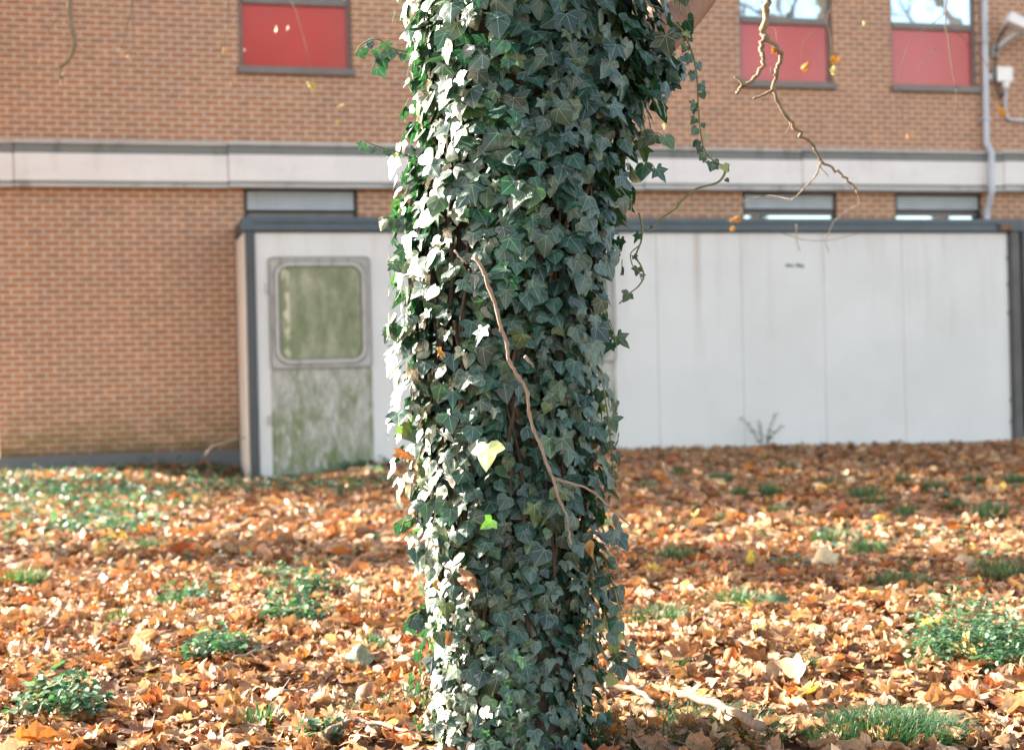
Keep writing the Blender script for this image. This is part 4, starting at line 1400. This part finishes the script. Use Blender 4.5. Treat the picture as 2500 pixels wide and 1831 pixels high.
# sticks
def stick(pts, w0, w1, label, lift=.03, forks=()):
    mb = MB()
    P0 = g_at(*pts[0])
    def gp(x, y):
        p_ = g_at(x, y); return p_ - P0 + np.array([0, 0, lift])
    for (pp_, a_, b_) in [(pts, w0, w1)] + list(forks):
        P = spline([gp(x, y) for x, y in pp_], 6)
        P[:, 2] += .003 * np.sin(np.arange(len(P)) * 1.1)
        r = np.linspace(a_, b_, len(P)) * (1 + .12 * np.sin(np.arange(len(P)) * 1.9))
        mb.tube(P, r, 8)
    return tag(mb.build('stick', M['stick'], None, True, loc=tuple(P0)), label, 'stick')


stick([(1480, 1730), (1540, 1738), (1570, 1752), (1600, 1778)], .010, .006, 'pale forked stick lying beside the trunk foot', .065, [([(1555, 1745), (1575, 1728), (1585, 1720)], .005, .003)])
stick([(1660, 1762), (1740, 1785), (1800, 1815), (1860, 1850)], .010, .013, 'thick grey stick lying towards the bottom edge', .075)
stick([(800, 1830), (860, 1800), (920, 1808), (1010, 1830)], .008, .005, 'curved brown stick at bottom edge left of trunk', .045)
stick([(570, 1652), (610, 1640), (650, 1625)], .005, .003, 'short thin twig on the leaves left of trunk', .06)
stick([(690, 1740), (730, 1732), (770, 1722)], .004, .003, 'straight pale twig on the lower left leaves', .06)
st_ = thing('stick', 'thin pale twig arching from the shaded leaves right of trunk', 'stick', tuple(g_at(1717, 1250)))
P0 = g_at(1717, 1250)
b_ = MB()
P = spline([at(1620, 1130, 10.3) - P0, at(1640, 1165, 10.3) - P0, at(1685, 1196, 10.3) - P0, at(1708, 1218, 10.3) - P0, at(1717, 1252, 10.3) - P0], 6)
b_.tube(P, np.linspace(.014, .006, len(P)), 7).build('stem', M['stick'], st_, True)
st2 = MB()
P0 = g_at(505, 1148)
P = spline([at(500, 1112, 16.3) - P0, at(520, 1090, 16.6) - P0, at(560, 1078, 16.9) - P0, at(600, 1068, 17.2) - P0], 5)
tag(st2.tube(P, np.linspace(.012, .008, len(P)), 7).build('stick', M['stick'], None, True, loc=tuple(P0)), 'pale stick leaning on the grey plinth beside the cabin', 'stick')

# ------------------------------------------------------------------ trees out of frame, placed to shade the ground and mirror in the windows
def grow(mb, p, d, L, r, depth, rnd, tips, spread=.55, up=.12):
    P = [p]; dd = np.array(d, float)
    n = 5
    for k in range(n):
        dd = unit(dd + np.array([rnd.gauss(0, .12), rnd.gauss(0, .12), rnd.gauss(0, .08) + up * .4]))
        P.append(P[-1] + dd * L / n)
    mb.tube(np.array(P), np.linspace(r, r * .62, n + 1), 10 if depth > 2 else 5, caps=False)
    if depth == 0:
        tips.append(P[-1]); tips.append(P[-3]); return
    for k in range(rnd.choice([2, 3, 3]) if depth > 1 else 3):
        i = n if k == 0 else rnd.randrange(2, n + 1)
        nd = unit(dd + np.array([rnd.gauss(0, spread), rnd.gauss(0, spread), rnd.gauss(.1, spread * .6)]))
        grow(mb, P[i], nd, L * rnd.uniform(.62, .82), r * .60 if k else r * .66, depth - 1, rnd, tips, spread, up)


def garden_tree(label, x, y, h, r, depth, seed, leaves, lsize, ell=None, spread=.55, up=.12, pal=((.40, .26, .06), (.30, .26, .08), (.42, .20, .05))):
    root = thing('tree', label, 'tree', (x, y, float(ground_z(x, y)) - .05), 0)
    rnd = random.Random(seed); mb = MB(); tips = []
    grow(mb, np.array([0, 0, 0.0]), np.array([0, 0, 1.0]), h * .42, r, depth, rnd, tips, spread, up)
    mb.build('trunk', M['bark'], root, True)
    tips = np.array(tips)
    if leaves:
        pos = tips[rng.integers(0, len(tips), leaves)] + rng.normal(0, .28, (leaves, 3))
        if ell is not None:                                       # a denser crown: clumps inside an ellipsoid
            cl_ = unit(rng.normal(0, 1, (70, 3))) * rng.random((70, 1)) ** .4
            pos = (cl_[rng.integers(0, 70, leaves)] + rng.normal(0, .2, (leaves, 3))) * np.array(ell[1]) + np.array(ell[0])
        by = unit(rng.normal(0, .6, (leaves, 3)) + np.array([0, 0, -.7])); nr = rng.normal(0, 1, (leaves, 3))
        bx = unit(np.cross(by, nr)); bz = np.cross(bx, by)
        c = np.array(pal)[rng.integers(0, 3, leaves)]
        V, Fc, U, T = bake(MAPLOW, rng.integers(0, 10, leaves), pos, bx, by, bz, rng.uniform(.6, 1, leaves) * lsize, c)
        mesh_obj('crown', V, Fc, M['litter'], root, U, T, True)
    return root


lt = garden_tree('slim unseen tree left of the ivy trunk, crown shaped to shade the ground', -6.2, 10.6, 12.5, .22, 4, 5, 3400, .12, ((0, 0, 4.0), (.75, .75, 1.6)), .25, .5)  # leafy crown added out of frame to throw a shade band
lb = MB()
tl = lambda p: np.asarray(p) - np.array([-6.2, 10.6, 0])
def lbranch(pts, d, w0, w1):
    P = spline([tl(at(x, y, d)) for x, y in pts], 5); lb.tube(P, np.linspace(w0, w1, len(P)) * d / F / 2, 7)
P = spline([(0, 0, 4.2), tl(at(-400, -300, 10.0)), tl(at(20, -260, 9.2)), tl(at(170, -160, 9.0)), tl(at(330, -190, 9.0)), tl(at(560, -160, 9.0))], 6)
lb.tube(P, np.linspace(.08, .018, len(P)), 8)
lbranch([(170, -160), (168, -60), (172, 0), (180, 40), (174, 70), (160, 92), (142, 104)], 9.0, 15, 9)
lbranch([(142, 104), (150, 116), (148, 132)], 9.0, 8, 8)
lbranch([(330, -190), (322, -60), (300, 40), (284, 56)], 9, 3, 2)
lbranch([(322, -60), (325, 40), (312, 68)], 9, 2, 2)
lbranch([(560, -160), (555, -30), (548, 40), (540, 60)], 9, 2.5, 2)
lbranch([(170, -60), (120, 10), (96, 40)], 9, 2, 1.5)
lbranch([(180, 40), (205, 70), (240, 90)], 9, 2, 1)
lbranch([(560, -160), (690, -90), (742, 40), (758, 138)], 9, 2.2, 1.2)
lb.build('branch', M['twig'], lt, True)
for x, y, s in [(283, 58, .04), (311, 70, .045), (150, 115, .045), (147, 137, .04), (541, 60, .05), (674, 2, .05), (700, 4, .04), (97, 80, .04), (593, 58, .03), (560, 140, .04)]:
    one_leaf('leaf', MAPLOW[int(x) % 10], tl(at(x, y, 8.98)), (random.uniform(-1, 1), 0, -1), (-.8, -.3, .4), s * .9, (.5, .40, .25), M['litter'], lt)
for x, y, s in [(758, 142, .06), (830, 195, .035), (824, 232, .035)]:
    one_leaf('leaf', MAPLOW[int(x) % 10], tl(at(x, y, 8.98)), (random.uniform(-.4, .4), 0, -1), (-.3, -1, .4), s, (.30, .24, .06), M['litter'], lt)
garden_tree('unseen tree near the building corner, dense crown added to shade the ground', -9.2, 17.2, 9, .26, 4, 9, 17000, .15, ((0, 0, 6.5), (2.3, 2.3, 3.4)), .25, .6)  # added out of frame, crown made dense to shade the far ground
garden_tree('bare tree standing in the open on the right', 22, -1, 18, .38, 5, 12, 300, .2)
garden_tree('second bare tree standing in the open on the right', 27.5, 1.5, 18, .38, 5, 15, 300, .2)
garden_tree('broad evergreen tree standing behind the photographer', 8.5, -11, 13, .35, 4, 21, 9000, .22, ((0, 0, 10.5), (4, 4, 4.5)), .55, .12, ((.03, .06, .025), (.045, .08, .03), (.025, .05, .03)))
